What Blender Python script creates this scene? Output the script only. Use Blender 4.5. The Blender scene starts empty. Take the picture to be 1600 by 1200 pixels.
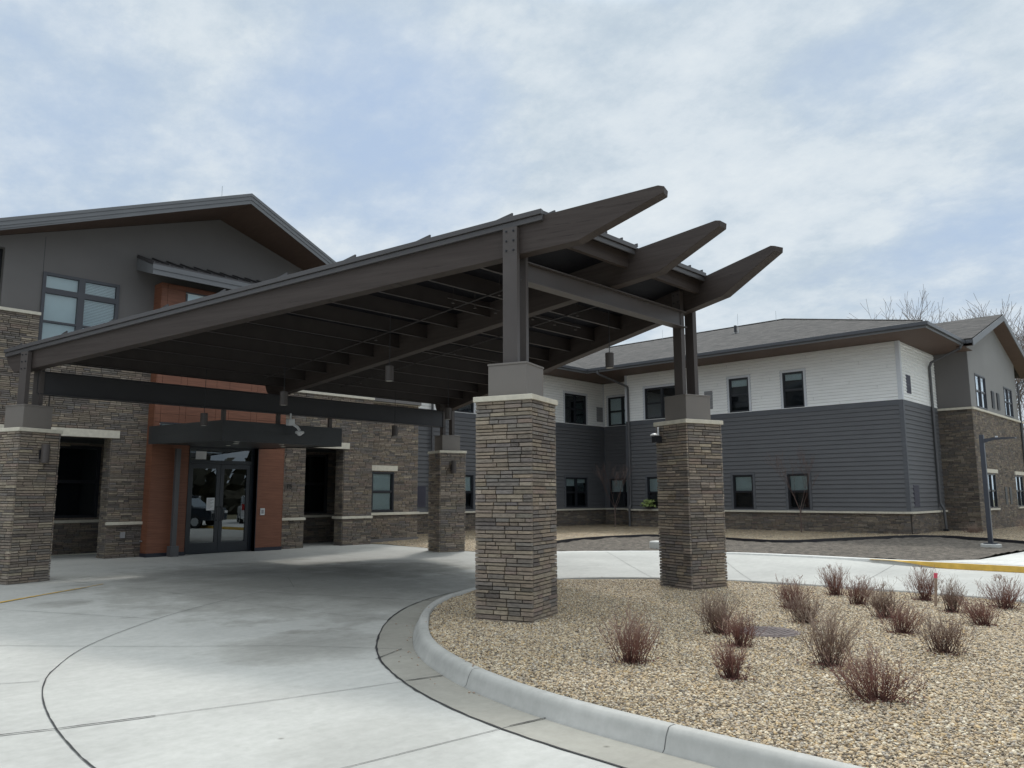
import bpy, bmesh, math, random
from mathutils import Vector, Matrix, noise as mnoise
R_=random.Random(7)
scn=bpy.context.scene; COL=scn.collection
PI=math.pi
# ------------------------------------------------------------------ helpers
class MB:
    def __init__(s): s.v=[];s.f=[];s.c=[];s.mi=[]
    def add(s,vs,fs,col=None,mi=0):
        n=len(s.v); s.v.extend(vs)
        for f in fs: s.f.append([n+i for i in f]); s.c.append(col or (1,1,1)); s.mi.append(mi)
    def poly(s,pts,col=None,mi=0): s.add([tuple(p) for p in pts],[list(range(len(pts)))],col,mi)
    def box(s,x0,x1,y0,y1,z0,z1,col=None,mi=0):
        if x0>x1:x0,x1=x1,x0
        if y0>y1:y0,y1=y1,y0
        if z0>z1:z0,z1=z1,z0
        v=[(x,y,z) for z in(z0,z1) for y in(y0,y1) for x in(x0,x1)]
        s.add(v,[[0,2,3,1],[4,5,7,6],[0,1,5,4],[2,6,7,3],[0,4,6,2],[1,3,7,5]],col,mi)
    def obox(s,o,u,v,w,col=None,mi=0):
        "box from origin o with edge vectors u,v,w"
        o,u,v,w=map(Vector,(o,u,v,w)); P=[]
        for k in(0,1):
            for j in(0,1):
                for i in(0,1): P.append(tuple(o+u*i+v*j+w*k))
        F=[[0,2,3,1],[4,5,7,6],[0,1,5,4],[2,6,7,3],[0,4,6,2],[1,3,7,5]]
        if u.cross(v).dot(w)<0: F=[f[::-1] for f in F]
        s.add(P,F,col,mi)
    def prism(s,pts,ex,col=None,mi=0):
        "extrude planar polygon pts by vector ex"
        n=len(pts); ex=Vector(ex); P=[Vector(p) for p in pts]
        nr=Vector((0,0,0))
        for i in range(n): a=P[i]-P[0];b=P[(i+1)%n]-P[0];nr+=a.cross(b)
        V=[tuple(p) for p in P]+[tuple(p+ex) for p in P]
        F=[list(range(n))[::-1],list(range(n,2*n))]+[[i,(i+1)%n,n+(i+1)%n,n+i] for i in range(n)]
        if nr.dot(ex)<0: F=[f[::-1] for f in F]
        s.add(V,F,col,mi)
    def tube(s,p0,p1,r0,r1=None,n=8,caps=True,col=None,mi=0):
        p0=Vector(p0);p1=Vector(p1); r1=r0 if r1 is None else r1
        d=(p1-p0)
        if d.length<1e-6: return
        d.normalize(); a=d.orthogonal().normalized(); b=d.cross(a)
        V=[]
        for p,r in((p0,r0),(p1,r1)):
            for i in range(n):
                t=2*PI*i/n; V.append(tuple(p+a*(r*math.cos(t))+b*(r*math.sin(t))))
        F=[[i,(i+1)%n,n+(i+1)%n,n+i] for i in range(n)]
        if caps: F+= [list(range(n))[::-1],list(range(n,2*n))]
        s.add(V,F,col,mi)
    def path(s,pts,r,n=8,col=None):
        for a,b in zip(pts[:-1],pts[1:]): s.tube(a,b,r,n=n,col=col)
    def lathe(s,c,prof,n=24,axis=(0,0,1),col=None):
        ax=Vector(axis).normalized(); a=ax.orthogonal().normalized(); b=ax.cross(a); c=Vector(c)
        V=[];m=len(prof)
        for r,h in prof:
            for i in range(n):
                t=2*PI*i/n; V.append(tuple(c+ax*h+a*(r*math.cos(t))+b*(r*math.sin(t))))
        F=[]
        for j in range(m-1):
            for i in range(n): F.append([j*n+i,j*n+(i+1)%n,(j+1)*n+(i+1)%n,(j+1)*n+i])
        F.append(list(range(n))[::-1]); F.append([(m-1)*n+i for i in range(n)])
        s.add(V,F,col)
    def build(s,name,mat,parent=None,smooth=False,origin=None,bevel=0):
        me=bpy.data.meshes.new(name)
        ov=Vector(origin) if origin else Vector((0,0,0))
        if parent is not None and origin is None: ov=wpos(parent)
        me.from_pydata([(p[0]-ov.x,p[1]-ov.y,p[2]-ov.z) for p in s.v],[],s.f)
        mats=mat if isinstance(mat,(list,tuple)) else [mat]
        for m in mats: me.materials.append(m)
        if len(mats)>1: me.polygons.foreach_set('material_index',s.mi)
        if any(c!=(1,1,1) for c in s.c):
            at=me.color_attributes.new('col','FLOAT_COLOR','CORNER'); buf=[]
            for f,c in zip(s.f,s.c): buf.extend([c[0],c[1],c[2],1.0]*len(f))
            at.data.foreach_set('color',buf)
        if smooth: me.polygons.foreach_set('use_smooth',[True]*len(me.polygons))
        me.validate(); me.update()
        o=bpy.data.objects.new(name,me); COL.objects.link(o)
        if parent is not None:
            o.parent=parent
            if origin: o.location=ov-wpos(parent)
        else: o.location=ov
        if bevel:
            b=o.modifiers.new('bevel','BEVEL'); b.width=bevel; b.segments=2; b.limit_method='ANGLE'; b.angle_limit=0.7
        return o
def wpos(o):
    p=Vector(o.location)
    while o.parent: o=o.parent; p+=Vector(o.location)
    return p
def tag(o,label=None,cat=None,group=None,kind=None):
    if label:o['label']=label
    if cat:o['category']=cat
    if group:o['group']=group
    if kind:o['kind']=kind
    return o
def thing(name,loc,label,cat,group=None):
    o=bpy.data.objects.new(name,None); o.empty_display_size=.2; o.location=loc; COL.objects.link(o)
    return tag(o,label,cat,group)
# ------------------------------------------------------------------ materials
def newmat(name):
    m=bpy.data.materials.new(name); m.use_nodes=True; nt=m.node_tree; N=nt.nodes; L=nt.links
    b=N.get('Principled BSDF'); return m,nt,N,L,b
def ramp(N,pts):
    r=N.new('ShaderNodeValToRGB'); e=r.color_ramp.elements
    while len(e)>1: e.remove(e[-1])
    e[0].position=pts[0][0]; e[0].color=(*pts[0][1],1)
    for p,c in pts[1:]: x=e.new(p); x.color=(*c,1)
    return r
def nz(N,L,vec,scale,detail=4,rough=.55):
    n=N.new('ShaderNodeTexNoise'); n.inputs['Scale'].default_value=scale; n.inputs['Detail'].default_value=detail; n.inputs['Roughness'].default_value=rough
    L.new(vec,n.inputs['Vector']); return n.outputs['Fac']
def mapping(N,L,scale=(1,1,1),rot=(0,0,0),coord='Object'):
    if coord=='World':
        t=N.new('ShaderNodeNewGeometry').outputs['Position']
    else: t=N.new('ShaderNodeTexCoord').outputs[coord]
    m=N.new('ShaderNodeMapping'); m.inputs['Scale'].default_value=scale; m.inputs['Rotation'].default_value=rot
    L.new(t,m.inputs['Vector']); return m.outputs['Vector']
def mixc(N,L,a,b,fac,mode='MIX'):
    m=N.new('ShaderNodeMix'); m.data_type='RGBA'; m.blend_type=mode
    for s,x in((m.inputs[6],a),(m.inputs[7],b)):
        if isinstance(x,tuple): s.default_value=(*x,1)
        else: L.new(x,s)
    if isinstance(fac,(int,float)): m.inputs[0].default_value=fac
    else: L.new(fac,m.inputs[0])
    return m.outputs[2]
def bump(N,L,b,h,strength=.3,dist=.01):
    n=N.new('ShaderNodeBump'); n.inputs['Strength'].default_value=strength; n.inputs['Distance'].default_value=dist
    L.new(h,n.inputs['Height']); L.new(n.outputs['Normal'],b.inputs['Normal'])
def mathn(N,L,op,a,b=None,c=None):
    m=N.new('ShaderNodeMath'); m.operation=op
    for i,x in enumerate((a,b,c)):
        if x is None: continue
        if isinstance(x,(int,float)): m.inputs[i].default_value=x
        else: L.new(x,m.inputs[i])
    return m.outputs[0]
def paint(name,c,rough=.5,var=.12,scale=3,bs=60,bstr=.08,metal=0,stretch=(1,1,1),spec=.5):
    m,nt,N,L,b=newmat(name)
    v=mapping(N,L,stretch,coord='World'); n=nz(N,L,v,scale,5)
    lo=tuple(x*(1-var) for x in c); hi=tuple(min(1,x*(1+var)) for x in c)
    r=ramp(N,[(.3,lo),(.7,hi)]); L.new(n,r.inputs[0]); L.new(r.outputs[0],b.inputs['Base Color'])
    b.inputs['Roughness'].default_value=rough; b.inputs['Metallic'].default_value=metal
    b.inputs['Specular IOR Level'].default_value=spec
    n2=nz(N,L,v,bs,3); bump(N,L,b,n2,bstr,.004)
    return m
M={}
def timber():
    m,nt,N,L,b=newmat('brown_painted_timber'); v=mapping(N,L,(.55,.55,13),coord='World')
    n=nz(N,L,v,1.6,6,.6); r=ramp(N,[(.25,(.047,.037,.034)),(.5,(.060,.048,.044)),(.75,(.072,.059,.054))]); L.new(n,r.inputs[0])
    v2=mapping(N,L,(.35,.35,16),(0,0,.3),coord='World'); n2=nz(N,L,v2,2.1,3,.5); r2=ramp(N,[(.0,(1,1,1)),(.335,(1,1,1)),(.35,(.30,.28,.27)),(.362,(1,1,1))]); L.new(n2,r2.inputs[0])
    c=mixc(N,L,r.outputs[0],r2.outputs[0],.85,'MULTIPLY'); L.new(c,b.inputs['Base Color']); b.inputs['Roughness'].default_value=.62; b.inputs['Specular IOR Level'].default_value=.25
    bump(N,L,b,n,.3,.01); return m
M['beam']=timber()
M['steel']=paint('brown_painted_steel',(.078,.067,.064),.42,.1,2,80,.03,spec=.4)
M['joist']=paint('dark_painted_joist',(.040,.034,.034),.5,.15,3,60,.05,spec=.4)
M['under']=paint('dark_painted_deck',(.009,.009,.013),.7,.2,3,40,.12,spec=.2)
M['trim']=paint('grey_brown_metal_trim',(.075,.071,.074),.42,.06,2,50,.02,spec=.5)
M['seam']=paint('dark_metal_roofing',(.055,.052,.055),.4,.1,2,50,.02)
M['boxm']=paint('taupe_panel',(.175,.158,.145),.55,.05,2,120,.04)
M['cap']=paint('cast_stone',(.60,.56,.47),.85,.1,9,90,.2)
M['grout']=paint('dark_mortar',(.045,.038,.033),.95,.3,10,60,.3)
M['stucco']=paint('brown_grey_stucco',(.152,.144,.141),.9,.06,.8,160,.35)
M['stucco_light']=paint('light_grey_stucco',(.25,.245,.24),.9,.05,.7,160,.3)
M['darkside']=paint('slate_siding',(.112,.113,.120),.55,.07,1.2,50,.05,stretch=(1,1,6))
M['whiteside']=paint('off_white_siding',(.90,.90,.885),.5,.05,1.2,50,.05,stretch=(1,1,6))
M['darktrim']=paint('slate_trim',(.10,.105,.118),.5,.06,2,60,.03)
M['whitetrim']=paint('white_trim',(.64,.66,.70),.5,.04,2,60,.03)
M['winframe']=paint('black_window_frame',(.018,.02,.026),.35,.1,2,60,.02)
M['winframe2']=paint('charcoal_window_frame',(.05,.052,.062),.4,.1,2,60,.02)
M['fascia']=paint('grey_fascia',(.145,.150,.160),.45,.05,2,60,.02)
M['gutter']=paint('charcoal_gutter',(.06,.063,.072),.35,.08,2,60,.02)
M['downs']=paint('grey_downspout',(.085,.085,.09),.4,.08,2,60,.02)
M['soffit']=paint('brown_soffit',(.10,.064,.048),.65,.12,2,40,.06,stretch=(8,1,1))
M['blind']=paint('pale_blind',(.80,.86,.84),.8,.05,2,60,.02)
M['room']=paint('dark_room',(.012,.014,.018),.9,.1,2,20,.0)
M['white']=paint('white_plastic',(.7,.71,.72),.4,.05,3,60,.02)
M['blackm']=paint('black_metal',(.022,.023,.028),.4,.1,3,60,.03)
M['lampbl']=paint('dark_blue_grey_metal',(.045,.05,.066),.35,.1,3,60,.03)
M['doorfr']=paint('dark_door_frame',(.014,.019,.027),.32,.1,3,60,.02)
M['entrycan']=paint('charcoal_panel',(.030,.033,.036),.45,.12,2,60,.03)
M['baseflash']=paint('navy_base_flashing',(.02,.022,.035),.4,.1,2,60,.02)
M['yellow']=paint('yellow_paint',(.62,.39,.07),.7,.15,6,80,.15)
M['vent']=paint('grey_vent',(.26,.26,.27),.5,.05,2,60,.02)
M['ventdark']=paint('dark_vent',(.07,.068,.095),.5,.05,2,60,.02)
M['joint']=paint('black_joint_sealant',(.022,.022,.024),.6,.2,8,60,.2)
M['jointf']=paint('sawn_joint',(.13,.13,.125),.9,.2,8,60,.2)
M['edging']=paint('black_edging',(.02,.02,.026),.45,.1,8,60,.1)
M['iron']=paint('rusty_iron',(.15,.12,.115),.75,.2,14,90,.4)
M['silver']=paint('silver_hardware',(.55,.58,.6),.3,.05,3,60,.02,metal=.6)
M['pink']=paint('pink_marker',(.75,.10,.16),.6,.1,6,60,.05)
M['lath']=paint('weathered_lath',(.36,.27,.21),.8,.15,9,60,.2)
M['leafy']=paint('yellow_green_leaf',(.24,.31,.09),.6,.35,20,60,.05)
M['bark']=paint('grey_bark',(.16,.135,.125),.9,.25,6,40,.4)
M['farbark']=paint('pale_far_bark',(.20,.165,.15),.9,.2,2,20,.1)
M['sapling']=paint('sapling_bark',(.13,.09,.08),.85,.2,12,60,.2)
M['tyre']=paint('black_rubber',(.02,.02,.021),.8,.1,9,60,.1)
M['carw']=paint('white_car_paint',(.7,.71,.72),.2,.02,1,20,.0)
M['card']=paint('navy_car_paint',(.02,.028,.04),.18,.02,1,20,.0)
M['red']=paint('red_lens',(.4,.02,.02),.2,.02,1,20,.0)
M['litter']=paint('dry_leaf_litter',(.12,.05,.04),.9,.4,30,60,.0)
def twigmat(nm='reddish_twigs',cs=((.085,.036,.030),(.19,.085,.068),(.30,.20,.16))):
    m,nt,N,L,b=newmat(nm)
    v=mapping(N,L,coord='Object'); sep=N.new('ShaderNodeSeparateXYZ'); L.new(v,sep.inputs[0])
    r=ramp(N,[(0,cs[0]),(.3,cs[1]),(.8,cs[2])]); 
    h=mathn(N,L,'MULTIPLY',sep.outputs[2],1.9); n=nz(N,L,v,14,3); h2=mathn(N,L,'ADD',h,mathn(N,L,'MULTIPLY',mathn(N,L,'SUBTRACT',n,.5),.7)); L.new(h2,r.inputs[0])
    L.new(r.outputs[0],b.inputs['Base Color']); b.inputs['Roughness'].default_value=.8
    return m
M['twig']=twigmat(); M['twigbrown']=twigmat('brown_twigs',((.08,.046,.038),(.165,.10,.078),(.31,.235,.185)))
def stonemat():
    m,nt,N,L,b=newmat('ledgestone')
    a=N.new('ShaderNodeAttribute'); a.attribute_name='col'
    v=mapping(N,L,(1,1,3),coord='World')
    n=nz(N,L,v,14,6,.65); r=ramp(N,[(.22,(.5,.48,.46)),(.5,(1,1,1)),(.78,(1.28,1.24,1.19))]); L.new(n,r.inputs[0])
    c=mixc(N,L,a.outputs['Color'],r.outputs[0],1,'MULTIPLY')
    n1=nz(N,L,v,1.1,3); r1=ramp(N,[(.3,(.85,.84,.84)),(.7,(1.12,1.1,1.06))]); L.new(n1,r1.inputs[0])
    c=mixc(N,L,c,r1.outputs[0],1,'MULTIPLY')
    n3=nz(N,L,v,55,4,.7); r3=ramp(N,[(.28,(.35,.32,.3)),(.4,(1,1,1))]); L.new(n3,r3.inputs[0])
    c=mixc(N,L,c,r3.outputs[0],.6,'MULTIPLY')
    L.new(c,b.inputs['Base Color']); b.inputs['Roughness'].default_value=.92; b.inputs['Specular IOR Level'].default_value=.2
    n2=nz(N,L,v,38,5,.7); bump(N,L,b,n2,.6,.012); return m
M['stone']=stonemat()
def concmat(name,base,dark,joint=False):
    m,nt,N,L,b=newmat(name); v=mapping(N,L,coord='World')
    n=nz(N,L,v,.42,6,.6); r=ramp(N,[(.3,dark),(.62,base)]); L.new(n,r.inputs[0])
    v2=mapping(N,L,(1,6,1),(0,0,.5),coord='World'); n2=nz(N,L,v2,1.6,6,.65); r2=ramp(N,[(.3,(.95,.95,.945)),(.7,(1.03,1.03,1.03))]); L.new(n2,r2.inputs[0])
    c=mixc(N,L,r.outputs[0],r2.outputs[0],1,'MULTIPLY')
    n3=nz(N,L,v,9,8,.7); r3=ramp(N,[(.3,(.9,.9,.895)),(.65,(1.05,1.05,1.05))]); L.new(n3,r3.inputs[0])
    c=mixc(N,L,c,r3.outputs[0],1,'MULTIPLY')
    n4=nz(N,L,v,2.3,9,.75); r4=ramp(N,[(.62,(1,1,1)),(.74,(.80,.79,.77))]); L.new(n4,r4.inputs[0])
    c=mixc(N,L,c,r4.outputs[0],.7,'MULTIPLY')
    vs=N.new('ShaderNodeTexVoronoi'); vs.inputs['Scale'].default_value=1.5; L.new(v,vs.inputs['Vector']); rs=ramp(N,[(.0,(.3,.29,.28)),(.022,(.6,.59,.57)),(.045,(1,1,1))]); L.new(vs.outputs['Distance'],rs.inputs[0]); c=mixc(N,L,c,rs.outputs[0],.8,'MULTIPLY')
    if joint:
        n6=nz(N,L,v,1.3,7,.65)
        for (px,py,ra,sx,stg) in ((5.2,8.2,1.2,1.0,.7),(8.8,13.4,4.2,.75,1.0),(4.3,13.6,.5,1.0,.6),(11.5,14.5,2.4,1.1,.6),(3.6,4.6,.8,1.,.25)):  # dark patches: some are stains, the widest paints canopy shade into the concrete
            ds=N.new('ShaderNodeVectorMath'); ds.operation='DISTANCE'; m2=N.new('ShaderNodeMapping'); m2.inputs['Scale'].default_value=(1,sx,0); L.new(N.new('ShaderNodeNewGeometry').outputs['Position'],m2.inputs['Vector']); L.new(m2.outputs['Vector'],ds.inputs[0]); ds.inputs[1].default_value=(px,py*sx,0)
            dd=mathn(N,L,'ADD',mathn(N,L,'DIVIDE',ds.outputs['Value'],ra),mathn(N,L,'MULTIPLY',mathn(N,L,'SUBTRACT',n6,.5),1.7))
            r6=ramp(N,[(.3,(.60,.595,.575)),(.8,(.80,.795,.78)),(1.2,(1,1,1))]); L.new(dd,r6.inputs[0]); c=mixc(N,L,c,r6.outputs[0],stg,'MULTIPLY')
    L.new(c,b.inputs['Base Color']); b.inputs['Roughness'].default_value=.82; b.inputs['Specular IOR Level'].default_value=.3
    n5=nz(N,L,v,140,4,.7); bump(N,L,b,n5,.25,.003); return m
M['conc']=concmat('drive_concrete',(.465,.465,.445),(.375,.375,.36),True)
M['curb']=concmat('kerb_concrete',(.47,.465,.445),(.33,.33,.315))
M['gut']=concmat('gutter_concrete',(.335,.325,.29),(.24,.23,.205))
M['walk']=concmat('footway_concrete',(.62,.62,.60),(.52,.52,.50))
def gravelbase(name,cols,scale,bs=.8):
    m,nt,N,L,b=newmat(name); v=mapping(N,L,coord='World')
    vo=N.new('ShaderNodeTexVoronoi'); vo.inputs['Scale'].default_value=scale; vo.inputs['Randomness'].default_value=1; L.new(v,vo.inputs['Vector'])
    sep=N.new('ShaderNodeSeparateColor'); L.new(vo.outputs['Color'],sep.inputs[0])
    k=len(cols); r=ramp(N,[(i/k,c) for i,c in enumerate(cols)]); r.color_ramp.interpolation='CONSTANT'; L.new(sep.outputs[0],r.inputs[0])
    rr=ramp(N,[(.25,(1,1,1)),(.75,(.22,.2,.18))]); L.new(vo.outputs['Distance'],rr.inputs[0])
    # distance scaled
    c=mixc(N,L,r.outputs[0],rr.outputs[0],1,'MULTIPLY')
    n=nz(N,L,v,1.3,4); r1=ramp(N,[(.3,(.85,.84,.82)),(.7,(1.1,1.1,1.08))]); L.new(n,r1.inputs[0]); c=mixc(N,L,c,r1.outputs[0],1,'MULTIPLY')
    L.new(c,b.inputs['Base Color']); b.inputs['Roughness'].default_value=.85
    inv=mathn(N,L,'SUBTRACT',1.0,vo.outputs['Distance']); bump(N,L,b,inv,bs,.02); return m
PEB=[(q[0]*.96,q[1]*.90,q[2]*.80) for q in [(.80,.76,.68),(.11,.095,.08),(.17,.14,.11),(.50,.40,.27),(.62,.55,.43),(.30,.25,.20),(.72,.68,.58),(.40,.33,.25),(.55,.42,.24),(.22,.2,.19),(.58,.5,.38),(.46,.36,.25),(.38,.36,.34)]]
M['gravel']=gravelbase('river_gravel',PEB,38)
M['gravelfar']=gravelbase('river_gravel_bed',[tuple(x*1.1 for x in c) for c in PEB],26)
def dirtmat():
    m,nt,N,L,b=newmat('dark_soil'); v=mapping(N,L,coord='World')
    n=nz(N,L,v,5.5,10,.82); r=ramp(N,[(.34,(.035,.029,.024)),(.48,(.10,.086,.072)),(.60,(.175,.152,.126)),(.74,(.31,.27,.225))]); L.new(n,r.inputs[0])
    L.new(r.outputs[0],b.inputs['Base Color']); b.inputs['Roughness'].default_value=.95
    n2=nz(N,L,v,14,8,.75); bump(N,L,b,n2,.9,.05); return m
M['dirt']=dirtmat()
def grassmat():
    m,nt,N,L,b=newmat('dormant_turf'); v=mapping(N,L,coord='World')
    n=nz(N,L,v,.2,10,.7); r=ramp(N,[(.3,(.10,.095,.05)),(.7,(.20,.18,.11))]); L.new(n,r.inputs[0]); L.new(r.outputs[0],b.inputs['Base Color']); b.inputs['Roughness'].default_value=.95; return m
M['turf']=grassmat()
def shingle():
    m,nt,N,L,b=newmat('asphalt_shingles'); 
    # brick pattern in slope coordinates built from height (courses) and horizontal run
    g=N.new('ShaderNodeNewGeometry').outputs['Position']; sep=N.new('ShaderNodeSeparateXYZ'); L.new(g,sep.inputs[0])
    nrm=N.new('ShaderNodeNewGeometry'); sn=N.new('ShaderNodeSeparateXYZ'); L.new(nrm.outputs['True Normal'],sn.inputs[0])
    ax=mathn(N,L,'ABSOLUTE',sn.outputs[0]); ay=mathn(N,L,'ABSOLUTE',sn.outputs[1]); sel=mathn(N,L,'GREATER_THAN',ax,ay)
    run=mathn(N,L,'ADD',mathn(N,L,'MULTIPLY',sel,sep.outputs[1]),mathn(N,L,'MULTIPLY',mathn(N,L,'SUBTRACT',1.0,sel),sep.outputs[0]))
    cb=N.new('ShaderNodeCombineXYZ'); L.new(run,cb.inputs[0]); L.new(mathn(N,L,'MULTIPLY',sep.outputs[2],3.15),cb.inputs[1])
    br=N.new('ShaderNodeTexBrick'); L.new(cb.outputs[0],br.inputs['Vector']); br.inputs['Scale'].default_value=1
    br.inputs['Brick Width'].default_value=.33; br.inputs['Row Height'].default_value=.14; br.inputs['Mortar Size'].default_value=.006
    br.inputs['Color1'].default_value=(.014,.0135,.0135,1); br.inputs['Color2'].default_value=(.070,.063,.060,1); br.inputs['Mortar'].default_value=(.025,.023,.022,1); br.inputs['Bias'].default_value=-.1
    v=mapping(N,L,coord='World'); n=nz(N,L,v,30,6,.8); r=ramp(N,[(.3,(.6,.6,.6)),(.7,(1.4,1.4,1.4))]); L.new(n,r.inputs[0])
    n2=nz(N,L,v,2.2,4); r2=ramp(N,[(.35,(.8,.8,.8)),(.65,(1.15,1.15,1.15))]); L.new(n2,r2.inputs[0])
    c=mixc(N,L,br.outputs['Color'],r.outputs[0],1,'MULTIPLY'); c=mixc(N,L,c,r2.outputs[0],1,'MULTIPLY')
    L.new(c,b.inputs['Base Color']); b.inputs['Roughness'].default_value=.9; bump(N,L,b,n,.4,.01); return m
M['shingle']=shingle()
def woodpanel():
    m,nt,N,L,b=newmat('rust_wood_grain_panel')
    v=mapping(N,L,(1,1,22),coord='World'); n=nz(N,L,v,2.0,7,.65); r=ramp(N,[(.28,(.130,.048,.025)),(.5,(.190,.073,.040)),(.72,(.245,.100,.056))]); L.new(n,r.inputs[0])
    v1=mapping(N,L,coord='World'); n1=nz(N,L,v1,.8,3); r1=ramp(N,[(.3,(.88,.88,.88)),(.7,(1.1,1.1,1.1))]); L.new(n1,r1.inputs[0])
    c=mixc(N,L,r.outputs[0],r1.outputs[0],1,'MULTIPLY'); L.new(c,b.inputs['Base Color']); b.inputs['Roughness'].default_value=.55; bump(N,L,b,n,.1,.003); return m
M['rust']=woodpanel()
def glassm(name,tint,refl=1.0,rough=.03,bs=.04):
    m,nt,N,L,b=newmat(name); N.remove(b)
    out=N.get('Material Output'); t=N.new('ShaderNodeBsdfTransparent'); t.inputs[0].default_value=(*tint,1)
    g=N.new('ShaderNodeBsdfGlossy'); g.inputs['Roughness'].default_value=rough; g.inputs['Color'].default_value=(.88,.95,1,1)
    fr=N.new('ShaderNodeFresnel'); fr.inputs[0].default_value=1.52
    v=mapping(N,L,coord='World'); n=nz(N,L,v,1.3,2); bp=N.new('ShaderNodeBump'); bp.inputs['Strength'].default_value=bs; bp.inputs['Distance'].default_value=.05; L.new(n,bp.inputs['Height']); L.new(bp.outputs[0],g.inputs['Normal'])
    f=mathn(N,L,'MINIMUM',mathn(N,L,'MULTIPLY',fr.outputs[0],refl),1.0)
    mx=N.new('ShaderNodeMixShader'); L.new(f,mx.inputs[0]); L.new(t.outputs[0],mx.inputs[1]); L.new(g.outputs[0],mx.inputs[2]); L.new(mx.outputs[0],out.inputs[0]); return m
M['glass']=glassm('window_glass',(.82,.89,.91),2.5)
M['doorglass']=glassm('door_glass',(.18,.22,.24),3.0,.0,0)
M['carglass']=glassm('car_glass',(.05,.06,.07),3,.02)
def emis(name,c,s):
    m,nt,N,L,b=newmat(name); b.inputs['Emission Color'].default_value=(*c,1); b.inputs['Emission Strength'].default_value=s; b.inputs['Base Color'].default_value=(.5,.5,.5,1); return m
M['lamplens']=paint('pale_lens',(.6,.6,.55),.3,.03,3,20,0)
M['black']=paint('black_lettering',(.01,.01,.012),.4,.1,3,20,0)

# ------------------------------------------------------------------ frame-based wall helpers
class Fr:
    "wall frame: o origin, u along the wall, n outward"
    def __init__(s,o,u,n): s.o=Vector(o); s.u=Vector(u).normalized(); s.n=Vector(n).normalized()
    def p(s,a,d,z): return tuple(s.o+s.u*a+s.n*d+Vector((0,0,z)))
    def box(s,mb,a0,a1,d0,d1,z0,z1,col=None,mi=0):
        mb.obox(s.p(a0,d0,z0),s.u*(a1-a0),s.n*(d1-d0),(0,0,z1-z0),col,mi)
    def quad(s,mb,a0,a1,d,z0,z1,col=None):
        P=[s.p(a0,d,z0),s.p(a1,d,z0),s.p(a1,d,z1),s.p(a0,d,z1)]
        if s.u.cross(Vector((0,0,1))).dot(s.n)<0: P=P[::-1]
        mb.poly(P,col)
PAL=[((.275,.228,.180),.24),((.345,.298,.240),.12),((.215,.183,.155),.24),((.180,.165,.152),.17),((.180,.168,.162),.11),((.118,.106,.098),.07),((.250,.195,.165),.05)]
def pick(rnd):
    t=rnd.random()
    for c,w in PAL:
        if t<w: return c
        t-=w
    return PAL[0][0]
def stones(mb,F,a0,a1,z0,z1,ops=(),seed=0,mod=.102,d=0.0,th=.024,full=True,bright=1.0):
    rnd=random.Random(seed); gap=.0032
    nmod=max(1,round((z1-z0)/mod)); mh=(z1-z0)/nmod
    def cut(ivs,o0,o1):
        out=[]
        for a,b in ivs:
            if o1<=a or o0>=b: out.append((a,b)); continue
            if o0>a: out.append((a,o0))
            if o1<b: out.append((o1,b))
        return out
    for k in range(nmod):
        zb=z0+k*mh; sp=zb+mh*rnd.uniform(.40,.62)
        rows=[(zb,sp),(sp,zb+mh)]
        ivs=[(a0,a1)]
        for (o0,o1,y0,y1) in ops:
            if y0<zb+mh*.5<y1: ivs=cut(ivs,o0,o1)
        for (s0,s1) in ivs:
            x=s0
            while x<s1-1e-4:
                w=rnd.uniform(.16,.52); e=x+w
                if s1-e<.12: e=s1
                base=pick(rnd); split=rnd.random()<.75
                for (r0,r1) in rows:
                    cuts=[x,e]
                    if e-x>.3 and rnd.random()<.65: cuts=[x,x+(e-x)*rnd.uniform(.3,.7),e]
                    for p,q in zip(cuts[:-1],cuts[1:]):
                        c=base if rnd.random()<.6 else pick(rnd)
                        j=rnd.uniform(.86,1.12)*bright; c=tuple(x*.70+y*.30 for x,y in zip(c,(.206,.184,.166))); c=(c[0]*j,c[1]*j*rnd.uniform(.98,1.02),c[2]*j*rnd.uniform(.96,1.04))
                        t=th+rnd.uniform(-.008,.006); ch=.0045
                        A,B,C,D=p+gap,q-gap,r0+gap*.85,r1-gap*.85
                        V=[F.p(A,d,C),F.p(B,d,C),F.p(B,d,D),F.p(A,d,D),F.p(A+ch,d+t,C+ch),F.p(B-ch,d+t,C+ch),F.p(B-ch,d+t,D-ch),F.p(A+ch,d+t,D-ch)]
                        fs=[[4,5,6,7],[0,1,5,4],[1,2,6,5],[2,3,7,6],[3,0,4,7]]
                        if F.u.cross(Vector((0,0,1))).dot(F.n)<0: fs=[f[::-1] for f in fs]
                        mb.add(V,fs,c)
                x=e
def rects(a0,a1,z0,z1,ops):
    "split a rectangle around openings into boxes"
    xs=sorted({a0,a1,*[min(max(o[0],a0),a1) for o in ops],*[min(max(o[1],a0),a1) for o in ops]})
    zs=sorted({z0,z1,*[min(max(o[2],z0),z1) for o in ops],*[min(max(o[3],z0),z1) for o in ops]})
    out=[]
    for i in range(len(xs)-1):
        for j in range(len(zs)-1):
            cx=(xs[i]+xs[i+1])/2; cz=(zs[j]+zs[j+1])/2
            if any(o[0]<cx<o[1] and o[2]<cz<o[3] for o in ops): continue
            out.append((xs[i],xs[i+1],zs[j],zs[j+1]))
    return out
def backing(mb,F,a0,a1,z0,z1,ops,d0,d1):
    for a,b,c,e in rects(a0,a1,z0,z1,ops): F.box(mb,a,b,d0,d1,c,e)
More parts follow.
